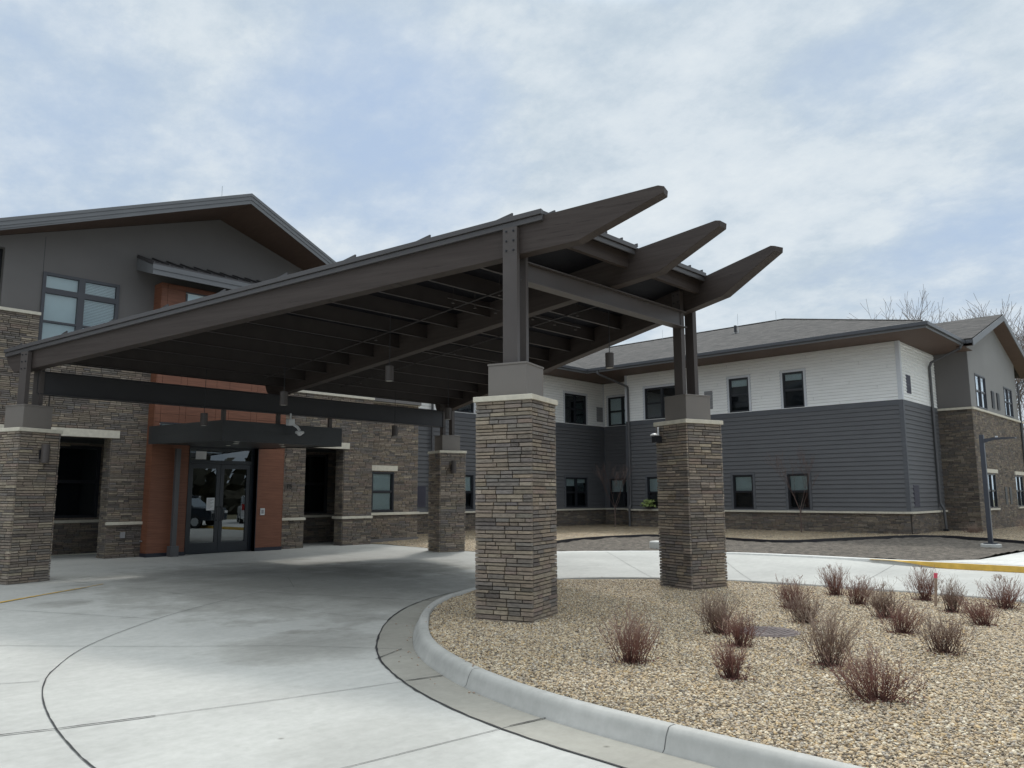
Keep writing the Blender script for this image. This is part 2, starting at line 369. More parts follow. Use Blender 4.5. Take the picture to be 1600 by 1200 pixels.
def siding(mb,F,a0,a1,z0,z1,ops,lap=.18,d=.0,lip=.034,gr=.009):
    n=round((z1-z0)/lap); h=(z1-z0)/n
    for k in range(n):
        y0=z0+k*h; y1=y0+h; ivs=[(a0,a1)]; 
        segs=[(a0,a1,y0,y1)]
        for o in ops:
            new=[]
            for (a,b,c,e) in segs:
                if o[3]<=c or o[2]>=e or o[1]<=a or o[0]>=b: new.append((a,b,c,e)); continue
                if o[0]>a: new.append((a,o[0],c,e))
                if o[1]<b: new.append((o[1],b,c,e))
                if o[2]>c+.004: new.append((max(a,o[0]),min(b,o[1]),c,o[2]))
                if o[3]<e-.004: new.append((max(a,o[0]),min(b,o[1]),o[3],e))
            segs=new
        if k%2==0 and a1-a0>3:
            new=[]
            for (a,b,c,e) in segs:
                q=a+((k*2.37+a0)%3.66)
                while q<b-.2:
                    if q>a+.2: new.append((a,q-.0025,c,e)); a=q+.0025
                    q+=3.66
                new.append((a,b,c,e))
            segs=new
        for (a,b,c,e) in segs:
            if abs(c-y0)<1e-6 and e-c>.05: c+=gr  # gap under each lap bares the dark core, standing in for lap shadow
            t0=lip*(1-(c-y0)/h)+.002; t1=lip*(1-(e-y0)/h)+.002
            V=[F.p(a,d,c),F.p(b,d,c),F.p(b,d+t0,c),F.p(a,d+t0,c),F.p(b,d+t1,e),F.p(a,d+t1,e)]
            fs=[[0,1,2,3],[3,2,4,5]]
            if F.u.cross(Vector((0,0,1))).dot(F.n)<0: fs=[f[::-1] for f in fs]
            mb.add(V,fs)
def window(par,F,a0,a1,z0,z1,double=True,trim=None,trimw=.10,blind='part',rng=None,d=0.0,frame='winframe',sill=None,meet=.5,mull=None,name='window'):
    rng=rng or R_
    fw=.055; fr=MB()
    dd=-.05
    F.box(fr,a0,a0+fw,dd,d+.02,z0,z1);F.box(fr,a1-fw,a1,dd,d+.02,z0,z1)
    F.box(fr,a0+fw,a1-fw,dd,d+.02,z0,z0+fw);F.box(fr,a0+fw,a1-fw,dd,d+.02,z1-fw,z1)
    units=[(a0+fw,a1-fw)]
    if double:
        m=(a0+a1)/2; F.box(fr,m-.05,m+.05,dd,d+.018,z0+fw,z1-fw); units=[(a0+fw,m-.05),(m+.05,a1-fw)]
    w=fr.build(name,M[frame],par)
    zm=z0+(z1-z0)*meet
    for (p,q) in units:
        s=MB(); F.box(s,p,q,dd,d-.005,zm-.022,zm+.022)
        for (y0,y1,off) in((z0+fw,zm-.022,-.03),(zm+.022,z1-fw,-.012)):
            F.box(s,p,p+.028,dd,d+off,y0,y1);F.box(s,q-.028,q,dd,d+off,y0,y1);F.box(s,p+.028,q-.028,dd,d+off,y0,y0+.028);F.box(s,p+.028,q-.028,dd,d+off,y1-.028,y1)
        s.build('sash',M[frame],w)
        g=MB(); F.quad(g,p+.028,q-.028,d-.042,z0+fw,zm-.022); F.quad(g,p+.028,q-.028,d-.030,zm+.022,z1-fw); g.build('pane',M['glass'],w)
        if blind:
            b=MB(); zb={'full':z0+fw+.01,'half':zm,'part':z1-fw-(z1-z0)*rng.uniform(.12,.3),'none':z1-fw-.05}[blind]
            z=z1-fw
            while z-.03>zb:
                F.box(b,p+.03,q-.03,d-.115,d-.09,z-.027,z-.003); z-=.032
            b.build('blind',M['blind'],w)
    rm=MB(); F.quad(rm,a0-.05,a1+.05,d-.24,z0-.05,z1+.05); F.box(rm,a0-.05,a0,-.24,-.052,z0-.05,z1+.05); F.box(rm,a1,a1+.05,-.24,-.052,z0-.05,z1+.05)
    F.box(rm,a0,a1,-.24,-.052,z1,z1+.05); F.box(rm,a0,a1,-.24,-.052,z0-.05,z0)
    rm.build('dark_interior',M['room'],w)
    if trim:
        t=MB(); k=trimw
        F.box(t,a0-k,a0,0.0,d+.035,z0,z1+k);F.box(t,a1,a1+k,0.0,d+.035,z0,z1+k);F.box(t,a0,a1,0.0,d+.035,z1,z1+k)
        t.build('trim',M[trim],w)
    if sill:
        t=MB(); F.box(t,a0-.06,a1+.06,0,.09,z0-.07,z0); t.build('sill',M['cap'],w)
    return w
X_=Vector((1,0,0));Y_=Vector((0,1,0))

# ------------------------------------------------------------------ GROUND
def hd(y,x=None):
    t=min(1,max(0,(15-y)/6.0)); h=-.12*t*t*(3-2*t)
    if x is not None and x>16:
        a=min(1,(x-16)/4); b=min(1,max(0,(y-5.6)/2.6)); h*=1-.72*a*a*(3-2*a)*b*b*(3-2*b)
    return h
g=MB(); S=400
g.poly([(-S,-S,-.45),(S,-S,-.45),(S,S,-.45),(-S,S,-.45)])
tag(g.build('ground',M['turf']),kind='structure')
# soil beneath the planting beds on the far side (sheet follows Y slope)
def sheet(name,poly,zf,mat,step=.6,z0=None):
    "triangulated sheet clipped to a polygon"
    bm=bmesh.new(); vs=[bm.verts.new((x,y,0)) for x,y in poly]; f=bm.faces.new(vs)
    xs=[p[0] for p in poly]; ys=[p[1] for p in poly]
    x=math.floor(min(xs)/step)*step+step/2
    while x<max(xs):
        bmesh.ops.bisect_plane(bm,geom=bm.verts[:]+bm.edges[:]+bm.faces[:],plane_co=(x,0,0),plane_no=(1,0,0)); x+=step
    y=math.floor(min(ys)/step)*step+step/2
    while y<max(ys):
        bmesh.ops.bisect_plane(bm,geom=bm.verts[:]+bm.edges[:]+bm.faces[:],plane_co=(0,y,0),plane_no=(0,1,0)); y+=step
    for v in bm.verts: v.co.z=zf(v.co.x,v.co.y)
    bm.normal_update()
    for f in bm.faces:
        if f.normal.z<0: f.normal_flip()
    me=bpy.data.meshes.new(name); bm.to_mesh(me); bm.free(); me.materials.append(mat)
    me.polygons.foreach_set('use_smooth',[True]*len(me.polygons))
    o=bpy.data.objects.new(name,me); COL.objects.link(o); return tag(o,kind='structure')
drive_poly=[(-14,-14),(36,-14),(36,4.9),(20.6,4.9),(20.6,9.5),(20.2,11.3),(19.5,12.7),(18.4,13.9),(17.0,15.0),(16.1,16.4),(16.3,19.0),(16.6,21.4),(16.45,22.35),(16.45,24.4),(-14,24.4)]
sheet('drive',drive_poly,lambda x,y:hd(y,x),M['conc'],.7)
# ---- island kerb outline (outer bottom edge), counter-clockwise from lower left
def catmull(P,n=8,closed=False):
    out=[]; m=len(P)
    for i in range(m-1 if not closed else m):
        p0=P[max(i-1,0)] if not closed else P[(i-1)%m]; p1=P[i]; p2=P[(i+1)%m]; p3=P[min(i+2,m-1)] if not closed else P[(i+2)%m]
        for k in range(n):
            t=k/n; out.append(tuple(.5*((2*p1[j])+(-p0[j]+p2[j])*t+(2*p0[j]-5*p1[j]+4*p2[j]-p3[j])*t*t+(-p0[j]+3*p1[j]-3*p2[j]+p3[j])*t**3) for j in range(2)))
    if not closed: out.append(tuple(P[-1]))
    return out
KO=[(4.72,-6),(4.72,0),(4.74,2.85),(4.82,4.2),(5.03,5.2),(5.32,6.0),(5.72,6.8),(6.3,7.6),(7.22,8.62),(8.15,9.4),(9.1,9.93),(10.1,10.25),(11.2,10.28),(12.2,9.9),(13.05,9.05),(13.7,7.9),(14.05,6.7),(14.2,5.4),(14.22,3.6),(14.1,2.0),(13.8,0),(13.5,-6)]
KO=catmull(KO,8)
def offs(P,d):
    out=[]
    for i,p in enumerate(P):
        a=Vector(P[max(i-1,0)]);b=Vector(P[min(i+1,len(P)-1)]); t=(b-a).normalized(); n=Vector((t.y,-t.x)) # right of travel
        out.append((p[0]+n.x*d,p[1]+n.y*d))
    return out
def sweep(path,prof,zf,mat,name,mb=None):
    mb=mb or MB(); rows=[offs(path,d) for d,h in prof]; n=len(path); V=[]
    for r,(d,h) in zip(rows,prof):
        for i,p in enumerate(r): V.append((p[0],p[1],zf(path[i][1])*(h[1])+h[0]))
    F=[]
    for j in range(len(prof)-1):
        for i in range(n-1): F.append([j*n+i,(j+1)*n+i,(j+1)*n+i+1,j*n+i+1])
    mb.add(V,F); return mb
# kerb profile: (offset inward, (height, follow drive?))
prof=[(0,(-.02,1)),(0,(0,1)),(.025,(.02,1)),(.05,(.02,.35)),(.065,(.018,.12)),(.085,(.03,0)),(.11,(.036,0)),(.17,(.036,0)),(.19,(.028,0)),(.20,(-.06,0))]
mb=sweep(KO,prof,hd,M['curb'],'kerb')
mb.f=[f[::-1] for f in mb.f]
kerb=tag(mb.build('island_kerb',M['curb'],smooth=True),kind='structure')
# gutter pan
GP=offs(KO,-.42)
mb=MB(); n=len(KO)
V=[(p[0],p[1],hd(p[1])+.004) for p in GP]+[(p[0],p[1],hd(p[1])+.003) for p in KO]
mb.add(V,[[i,i+1,n+i+1,n+i] for i in range(n-1)]); 
mb.f=[f[::-1] for f in mb.f]
tag(mb.build('gutter_pan',M['gut']),kind='structure')
jk=MB(); acc=0; last=None
for i in range(2,len(KO)-2):
    acc+=math.dist(KO[i],KO[i-1])
    if acc>2.35 and KO[i][1]>-4:
        acc=0; P=Vector((*KO[i],0)); T=(Vector((*KO[i+1],0))-Vector((*KO[i-1],0))).normalized(); Nn=Vector((T.y,-T.x,0))
        row=[(d,hh[0]+hd(KO[i][1])*hh[1]) for d,hh in prof[1:8]]
        for (d0,h0),(d1,h1) in zip(row[:-1],row[1:]):
            o0=P+Nn*d0+Vector((0,0,h0)); o1=P+Nn*d1+Vector((0,0,h1)); up=(o1-o0).cross(T).normalized()*.0015
            if up.z<0 or (abs(up.z)<1e-5 and up.dot(Nn)>0): up=-up
            jk.poly([o0+up-T*.004,o0+up+T*.004,o1+up+T*.004,o1+up-T*.004])
tag(jk.build('kerb_joints',M['jointf']),kind='structure')
# ---- joints
def strip(mb,P,w,zoff=.008,wob=.0,seed=1,zf=None):
    rnd=random.Random(seed); zf=zf or (lambda x,y:hd(y,x)); Q=[]
    for a,b in zip(P[:-1],P[1:]):
        L=math.dist(a,b); k=max(1,int(L/.12))
        for i in range(k): t=i/k; Q.append((a[0]+(b[0]-a[0])*t,a[1]+(b[1]-a[1])*t))
    Q.append(P[-1]); 
    if wob: Q=[(x+rnd.uniform(-wob,wob),y+rnd.uniform(-wob,wob)) for x,y in Q]
    ws=[w*(1+rnd.uniform(-.35,.5)*(1 if wob else .2)) for _ in Q]
    A=[];B=[]
    for i,p in enumerate(Q):
        a=Vector(Q[max(i-1,0)]);b=Vector(Q[min(i+1,len(Q)-1)]); t=(b-a).normalized(); nn=Vector((t.y,-t.x))*ws[i]/2
        A.append((p[0]+nn.x,p[1]+nn.y,zf(p[0],p[1])+zoff)); B.append((p[0]-nn.x,p[1]-nn.y,zf(p[0],p[1])+zoff))
    m=len(Q); mb.add(A+B,[[i,i+1,m+i+1,m+i][::-1] for i in range(m-1)])
mb=MB()
strip(mb,[p for p in GP if True],.019,.009,.005,3)
arc2=catmull([(2.0,-4),(1.98,2),(2.0,4.6),(2.03,5.68),(2.07,6.14),(2.14,6.69),(2.29,7.5),(2.5,8.27),(2.82,9.03),(3.52,10.12),(4.79,11.32),(6.2,12.25),(7.12,12.73),(8.6,13.35),(10.3,13.6),(12.4,13.35)],6)
strip(mb,[p for p in arc2 if p[1]<9.8],.010,.008,.002,4)
strip(mb,[(1.2,7.1),(2.15,6.72),(2.8,6.53)],.015,.010,.003,5)
strip(mb,[(4.89,5.99),(5.27,5.9)],.016,.011,.002,6); strip(mb,[(4.49,4.27),(4.84,4.21)],.018,.011,.002,7); strip(mb,[(5.3,7.0),(5.85,7.25)],.012,.011,.002,8)
strip(mb,[(7.12,12.73),(8.0,11.3),(8.91,9.9)],.012,.010,.002,9); strip(mb,[(19.86,13.3),(21.2,8.2)],.0,.010) if 0 else None
tag(mb.build('joint_sealant',M['joint']),kind='structure')
mb=MB()
strip(mb,[p for p in arc2 if p[1]>9.7],.010,.007)
for P in [[(2.7,6.57),(3.81,6.25),(4.89,5.99)],[(-2,10.9),(0.2,9.9),(2.55,8.55)],[(-1.5,14.9),(2.77,10.76),(5.09,8.4),(5.85,7.25)],[(1.2,18),(3.44,13.52),(4.79,11.32)],[(5.73,14.9),(6.26,12.32),(6.62,10.96),(7.09,8.97)],[(-1,5.1),(3.16,4.42),(4.49,4.27)],[(8.6,14.27),(7.9,12.9)],[(11.37,13.23),(11.3,10.7)],[(8.6,14.27),(8.4,17.3),(8.3,20.6)],[(-6,20.6),(5,20.6),(16.3,20.6)],[(5.73,14.9),(4.9,20.6)],[(12.4,13.35),(13.0,20.6)],[(8.6,14.27),(11.37,13.23),(14.5,12.1),(17.6,11.0)],[(18.58,13.79),(13.98,9.1)],[(20.3,11.3),(15.13,7.61),(14.3,7.1)],[(20.55,6.6),(17.06,6.0),(14.3,5.6)],[(20.5,2.5),(14.3,2.0)],[(-2,2.3),(4.45,2.1)],[(4.45,.2),(-2,.3)]]:
    strip(mb,P,.008,.006)
tag(mb.build('sawn_joints',M['jointf']),kind='structure')
# yellow line near left column
mb=MB(); 
for k in range(34):
    t=k/34; a=(1.9+t*3.4,13.05+t*2.45); b=(1.9+(t+1/34)*3.4,13.05+(t+1/34)*2.45)
    w=.13-.09*t
    strip(mb,[a,b],w*R_.uniform(.75,1.05),.009)
strip(mb,[(5.15,15.4),(5.65,15.8)],.03,.009,.004)
tag(mb.build('yellow_line',M['yellow']),kind='structure')
# cut-outs: drive is one sheet, island gravel above
isl=offs(KO,.185)
sheet('island_gravel_bed',isl,lambda x,y:-.004+.022*mnoise.noise(Vector((x*1.3,y*1.3,0))),M['gravel'],.5)
# far side kerb + footway + soil + far gravel
FK=[(16.1,16.4),(16.45,15.75),(17.0,15.0),(18.4,13.9),(19.5,12.7),(20.2,11.3),(20.58,9.5),(20.6,7.5),(20.6,6.2),(20.6,0),(20.6,-8)]
FKc=catmull(FK,5)
def zfk(x,y): return .012
mb=MB(); rows=[(-.03,0),(0,0),(.03,1),(.05,1),(.34,1)]
n=len(FKc); V=[]
for d,top in rows:
    for p,q in zip(FKc,offs(FKc,-d)):
        h=.012 if top else hd(p[1],p[0])+(.0 if d==0 else -.01)
        V.append((q[0],q[1],h))
mb.add(V,[[j*n+i,j*n+i+1,(j+1)*n+i+1,(j+1)*n+i] for j in range(len(rows)-1) for i in range(n-1)])
tag(mb.build('far_kerb',M['walk'],smooth=False),kind='structure')
mb=MB(); V=[]; Py=[(20.6,7.2-.25*i) for i in range(60)]; n=len(Py)
for d,top in [(-.012,0),(.0,0),(.034,1),(.075,1)]:
    for i,(p,q) in enumerate(zip(Py,offs(Py,-(d)))):
        w=min(1,max(0,(6.9-p[1])/1.5)); w=w*w*(3-2*w)
        h=.016 if top else hd(p[1],p[0])+.005
        if not top and d<0: pass
        V.append((q[0]-.012,q[1],h if top else (h*w+.014*(1-w))))
mb.add(V,[[j*n+i,j*n+i+1,(j+1)*n+i+1,(j+1)*n+i] for j in range(3) for i in range(n-1)])
tag(mb.build('kerb_paint',M['yellow']),kind='structure')
wk=[(20.88,-8),(26,-8),(48,-8),(48,4.6),(27.4,4.8),(22.1,5.12),(20.9,5.9)]
sheet('footway',wk,lambda x,y:.018,M['walk'],2)
mb=MB(); strip(mb,[(22.1,5.1),(22.0,1)],.01,.004,zf=lambda x,y:.018); strip(mb,[(24.6,5),(24.5,0)],.01,.004,zf=lambda x,y:.018); strip(mb,[(20.9,3.2),(27,3.3)],.01,.004,zf=lambda x,y:.018)
tag(mb.build('footway_joints',M['jointf']),kind='structure')
EDG=[(17.3,15.4),(18.6,16.4),(20.88,17.4),(22.3,17.6),(23.69,17.5),(24.9,17.1),(25.5,16.2),(25.5,14.4),(25.0,12.8),(24.9,11.6),(25.6,10.9),(27.0,10.5),(28.2,10.1),(30.01,9.5),(31.0,8.9),(31.2,8.2),(30.5,7.2),(29.9,6.4),(29.0,5.4),(28.4,4.9)]
EDc=catmull(EDG,5)
inner=offs(FKc,-.33)
def zd(x,y): return .012+.05*max(0,min(1,(x-20.9)/3))+.035*mnoise.noise(Vector((x*.9,y*.9,0)))+.035*mnoise.noise(Vector((x*3,y*3,1)))+.02*mnoise.noise(Vector((x*7,y*7,1)))
soil=[(p[0],p[1]) for p in inner if p[1]>5.9 and p[1]<15.3 and p[0]>17]+[(20.9,5.9),(22.1,5.13),(27.4,4.81)]+[p for p in EDc[::-1]]
sheet('soil',soil,zd,M['dirt'],.16)
zg=lambda x,y:.06+.05*max(0,min(1,(x-20)/6))*max(0,min(1,1))+.012*mnoise.noise(Vector((x,y,3)))-.055*max(0,min(1,(19-x)/2.5))
gb=[p for p in EDc]+[(30,4.7),(50,4.6),(50,9),(37.2,9),(37.2,9.8),(32.5,9.8),(32.5,22.6),(34.2,22.6),(34.2,25.5),(18.8,25.5),(18.8,22.8),(16.6,22.8),(16.62,21.4),(16.35,19.0),(16.15,16.5),(16.9,15.2),(17.2,15.2)]
sheet('far_gravel_bed',gb,zg,M['gravelfar'],.6)
mb=MB(); n=len(EDc); V=[]
for d,h in [(-.012,-.06),(-.012,.05),(.012,.05),(.012,-.06)]:
    for p,q in zip(EDc,offs(EDc,d)): V.append((q[0],q[1],zg(p[0],p[1])+h))
mb.add(V,[[j*n+i,j*n+i+1,(j+1)*n+i+1,(j+1)*n+i] for j in range(3) for i in range(n-1)])
ed=mb.build('landscape_edging',M['edging']); tag(ed,'black plastic landscape edging winding between grey soil and tan gravel','edging')

# ------------------------------------------------------------------ PEBBLES on the island (geometry nodes stuff)
def pebmat():
    m,nt,N,L,b=newmat('loose_pebbles'); oi=N.new('ShaderNodeObjectInfo')
    k=len(PEB); r=ramp(N,[(i/k,c) for i,c in enumerate(PEB)]); L.new(oi.outputs['Random'],r.inputs[0])
    v=mapping(N,L,coord='World'); n=nz(N,L,v,90,3); r1=ramp(N,[(.3,(.8,.8,.8)),(.7,(1.15,1.15,1.15))]); L.new(n,r1.inputs[0])
    L.new(mixc(N,L,r.outputs[0],r1.outputs[0],1,'MULTIPLY'),b.inputs['Base Color']); b.inputs['Roughness'].default_value=.7; return m
def pebbles():
    poly=[p for p in offs(KO,.205) if p[1]>-.2]+[(13.6,-.2)]
    o=sheet('gravel_pebbles',poly,lambda x,y:.000+.022*mnoise.noise(Vector((x*1.3,y*1.3,0))),M['gravel'],.5); o['kind']='stuff'; tag(o,'loose tan and white river pebbles filling the kerbed island','gravel')
    ng=bpy.data.node_groups.new('scatter','GeometryNodeTree'); ng.interface.new_socket('Geometry',in_out='INPUT',socket_type='NodeSocketGeometry'); ng.interface.new_socket('Geometry',in_out='OUTPUT',socket_type='NodeSocketGeometry')
    N=ng.nodes; L=ng.links; gi=N.new('NodeGroupInput'); go=N.new('NodeGroupOutput')
    dp=N.new('GeometryNodeDistributePointsOnFaces'); dp.inputs['Density'].default_value=2500; dp.inputs['Seed'].default_value=4
    ico=N.new('GeometryNodeMeshIcoSphere'); ico.inputs['Radius'].default_value=.0102; ico.inputs['Subdivisions'].default_value=2
    ss=N.new('GeometryNodeSetShadeSmooth'); sm=N.new('GeometryNodeSetMaterial'); sm.inputs['Material'].default_value=pebmat()
    iop=N.new('GeometryNodeInstanceOnPoints')
    rr=N.new('FunctionNodeRandomValue'); rr.data_type='FLOAT_VECTOR'; rr.inputs[0].default_value=(-.5,-.5,0); rr.inputs[1].default_value=(.5,.5,6.28)
    rs=N.new('FunctionNodeRandomValue'); rs.data_type='FLOAT_VECTOR'; rs.inputs[0].default_value=(.75,.6,.45); rs.inputs[1].default_value=(1.3,1.05,.85); rs.inputs['Seed'].default_value=3
    r2=N.new('FunctionNodeRandomValue'); r2.data_type='FLOAT'; r2.inputs[2].default_value=0; r2.inputs[3].default_value=1; r2.inputs['Seed'].default_value=9
    pw=N.new('ShaderNodeMath'); pw.operation='POWER'; pw.inputs[1].default_value=2.2; L.new(r2.outputs[1],pw.inputs[0]); ml=N.new('ShaderNodeMath'); ml.operation='MULTIPLY_ADD'; ml.inputs[1].default_value=1.1; ml.inputs[2].default_value=.6; L.new(pw.outputs[0],ml.inputs[0])
    vm=N.new('ShaderNodeVectorMath'); vm.operation='SCALE'; L.new(rs.outputs[0],vm.inputs[0]); L.new(ml.outputs[0],vm.inputs[3])
    L.new(gi.outputs[0],dp.inputs['Mesh']); L.new(dp.outputs['Points'],iop.inputs['Points']); L.new(ico.outputs['Mesh'],ss.inputs[0]); L.new(ss.outputs[0],sm.inputs[0]); L.new(sm.outputs[0],iop.inputs['Instance'])
    L.new(rr.outputs[0],iop.inputs['Rotation']); L.new(vm.outputs[0],iop.inputs['Scale'])
    L.new(iop.outputs[0],go.inputs[0])
    md=o.modifiers.new('scatter','NODES'); md.node_group=ng
pebbles()
bm=bmesh.new(); rnd=random.Random(21)
for i in range(60):
    k=rnd.randrange(30,len(KO)-60); d=rnd.choice((rnd.uniform(-.3,-.01),rnd.uniform(.09,.17),rnd.uniform(-.06,-.01))); q=offs(KO,d)[k]
    z=(.036 if d>.05 else hd(q[1])+.004)+.005; r=rnd.uniform(.005,.011)
    bmesh.ops.create_icosphere(bm,subdivisions=1,radius=r,matrix=Matrix.Translation((q[0]+rnd.uniform(-.05,.05),q[1]+rnd.uniform(-.02,.02),z))@Matrix.Rotation(rnd.uniform(0,3),4,'Z')@Matrix.Diagonal((1.4,1,.65,1)))
me=bpy.data.meshes.new('stray_pebbles'); bm.to_mesh(me); bm.free(); me.materials.append(M['lath']); o=bpy.data.objects.new('stray_pebbles',me); COL.objects.link(o); tag(o,'stray pebbles scattered along the island kerb and gutter','gravel',kind='stuff')

# ------------------------------------------------------------------ PORTICO
CX=10.25; SL=.0843
def ztop(t): return 4.565+.0865*t
def zbot(t): return 4.128+.0820*t
portico=thing('drive_through_canopy',(CX,12.5,0),'brown timber and steel drive-through canopy with three pointed beams on four stone piers','canopy')
COLS={1:(4.675,17.57,-1),4:(15.815,17.59,1),2:(7.895,7.36,-1),3:(12.606,7.46,1)}
fan=math.radians(17.5)
def bdir(side): # unit vector from low end to high end
    a=fan*side; return Vector((-math.sin(a),-math.cos(a),0))
for k,(cx,cy,sd) in COLS.items():
    u=bdir(sd); n=Vector((u.y,-u.x,0)) # u along beam, n sideways
    hw=.4185; base=-.13 if k in(2,3) else hd(cy)
    mb=MB(); rnd=random.Random(k)
    core=.385; mb2=MB()
    o=Vector((cx,cy,0))
    mb2.obox(o-u*core-n*core+Vector((0,0,base)),u*2*core,n*2*core,(0,0,2.86-base),(.028,.023,.02))
    # four faces
    for i,(uu,nn,half) in enumerate([(u,n,hw),(u,-n,hw),(n,u,core),(n,-u,core)]):
        F=Fr(o-uu*0,uu,nn); stones(mb,F,-half,half,max(base,-.02) if k in (1,4) else base,2.862,seed=k*10+i,d=core,th=.034,bright=1.2)
    c=mb.build('stone_pier',M['stone'],portico)
    mb2.build('mortar_core',M['grout'],c)
    cap=MB(); w=.444; cap.obox(o-u*w-n*w+Vector((0,0,2.862)),u*2*w,n*2*w,(0,0,.073)); cap.build('cap_stone',M['cap'],c,bevel=.008)
    pb=MB(); w=.2885; pb.obox(o-u*w-n*w+Vector((0,0,2.937)),u*2*w,n*2*w,(0,0,.435)); w=.297; pb.obox(o-u*w-n*w+Vector((0,0,3.372)),u*2*w,n*2*w,(0,0,.028))
    pb.build('pedestal_box',M['boxm'],c,bevel=.004)
    if k in (1,2,4,3):
        ws=MB(); w=.39; z=base+.06 if k in(1,4) else -.004; ws.obox(o-u*w-n*w+Vector((0,0,z)),u*2*w,n*2*w,(0,0,.012)); 
        if k in (2,4,1): ws.build('weep_screed',M['silver'],c)
    # posts : two channels sandwiching the beam
    t0=17.58-cy
    for s in (-1,1):
        ps=MB(); top=ztop(t0)-.095
        a=o-u*.11+n*(s*.105)+Vector((0,0,3.40)); 
        ps.obox(a,u*.22,n*(s*.012),(0,0,top-3.40))
        ps.obox(a+n*(s*.012),u*.014,n*(s*.062),(0,0,top-3.40)); ps.obox(a+n*(s*.012)+u*.206,u*.014,n*(s*.062),(0,0,top-3.40))
        ps.obox(a+n*(s*.0745),u*.22,n*(s*.010),(0,0,top-3.40))
        p=ps.build('steel_post',M['steel'],portico)
        for i in(-1,1):
            for j in range(3):
                bo=MB(); cc=o+u*(i*.055)+n*(s*.1845)+Vector((0,0,top-.06-j*.14)); bo.lathe(cc,[(.017,0),(.017,.012),(.009,.013),(.009,.024)],8,n*s); bo.build('bolt',M['blackm'],p)
# beams
def beam(side):
    u=bdir(side); n=Vector((u.y,-u.x,0)); cs=math.cos(fan*side) 
    low=Vector((CX+side*5.565,17.58,0)); 
    th=.20; P=[]
    def pt(d,z): return low+u*d+Vector((0,0,z))-n*(th/2)
    ts=[]
    L=lambda t:t/cs
    tip=12.28 if side else 12.2
    prof=[(L(-.71),ztop(-.7)-.02),(L(-.69),4.40),(L(-.62),4.27),(L(-.50),4.16),(L(-.42),zbot(-.42)),(L(5),zbot(5)),(L(11.15),zbot(11.15)),(L(tip+.02),5.515),(L(tip+.03),5.60),(L(tip-.05),ztop(tip)-.0)]
    pts=[pt(d,z) for d,z in prof]
    mb=MB(); mb.prism(pts,n*th); 
    return mb.build('timber_beam',M['beam'],portico,bevel=.006)
for s in(-1,0,1): beam(s)
# check grooves (cracks) are in the material. Cross beams
mb=MB()
M['crossshade']=paint('shade_darkened_steel',(.030,.030,.034),.45,.1,2,80,.03,spec=.4)  # brown steel of the low cross beam, its shade put into the colour
def ibeam(y,x0,x1,z0,z1,fl=.2,mt='steel'):
    mb=MB(); mb.box(x0,x1,y-.006-.012,y+.018,z0+.018,z1-.018); mb.box(x0,x1,y-fl/2,y+fl/2,z0,z0+.016); mb.box(x0,x1,y-fl/2,y+fl/2,z1-.016,z1)
    return mb.build('steel_cross_beam',M[mt],portico)
ibeam(17.58,4.78,15.72,3.65,4.118,.16,'crossshade'); ibeam(7.44,8.0,12.5,4.655,4.955,.2)
# joists
ys=[8.35+.895*i for i in range(0,11)]+[7.0+.02]
def bx(y,side): return CX+side*(2.355+(y-7.4)*math.tan(fan))
for y in ys:
    t=17.58-y
    for (a,b) in ((bx(y,-1)+.1,CX-.1),(CX+.1,bx(y,1)-.1)):
        mb=MB(); z1=ztop(t)-.02
        if y<7.1: mb.box(a,b,y-.03,y+.05,z1-.24,z1)
        else: mb.box(a,b,y-.008,y+.008,z1-.262,z1); mb.box(a,b,y-.028,y+.028,z1-.27,z1-.2595)
        mb.build('joist',M['joist'] if y>7.1 else M['beam'],portico)
# low-end rim joist
y=18.12
for (a,b) in ((bx(y,-1)+.1,CX-.1),(CX+.1,bx(y,1)-.1)):
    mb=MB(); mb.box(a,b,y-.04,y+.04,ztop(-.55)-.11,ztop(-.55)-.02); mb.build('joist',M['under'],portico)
# roof deck (planks) and metal roofing
yl,yh=18.22,6.88
def rz(y): return ztop(17.58-y)
def ovx(y,side,e=.20): return CX+side*(2.355+(y-7.4)*math.tan(fan)+e)
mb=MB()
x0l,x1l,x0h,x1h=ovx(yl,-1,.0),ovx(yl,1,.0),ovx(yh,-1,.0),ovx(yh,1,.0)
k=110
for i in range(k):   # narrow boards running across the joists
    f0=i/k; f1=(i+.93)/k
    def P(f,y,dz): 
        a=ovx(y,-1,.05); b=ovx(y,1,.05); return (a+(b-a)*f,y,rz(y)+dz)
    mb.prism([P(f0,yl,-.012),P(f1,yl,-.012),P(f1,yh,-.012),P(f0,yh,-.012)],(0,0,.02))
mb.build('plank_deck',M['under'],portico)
mb=MB(); e=.14
mb.prism([(ovx(yl,-1,e),yl,rz(yl)+.012),(ovx(yl,1,e),yl,rz(yl)+.012),(ovx(yh,1,e),yh,rz(yh)+.012),(ovx(yh,-1,e),yh,rz(yh)+.012)],(0,0,.05))
# standing seams parallel to the slope
xx=CX-7
while xx<CX+7:
    # y range where seam is inside the fanned outline
    lim=(abs(xx-CX)-e-.03-2.355)/math.tan(fan)+7.4; ya=max(yh-.03,lim)
    if ya<yl-.1:
        y1=yl+.02; mb.prism([(xx-.012,ya,rz(ya)+.06),(xx+.012,ya,rz(ya)+.06),(xx+.012,ya,rz(ya)+.115),(xx-.012,ya,rz(ya)+.115)],(0,y1-ya,rz(y1)-rz(ya)))
    xx+=.41
mb.build('metal_roofing',M['seam'],portico)
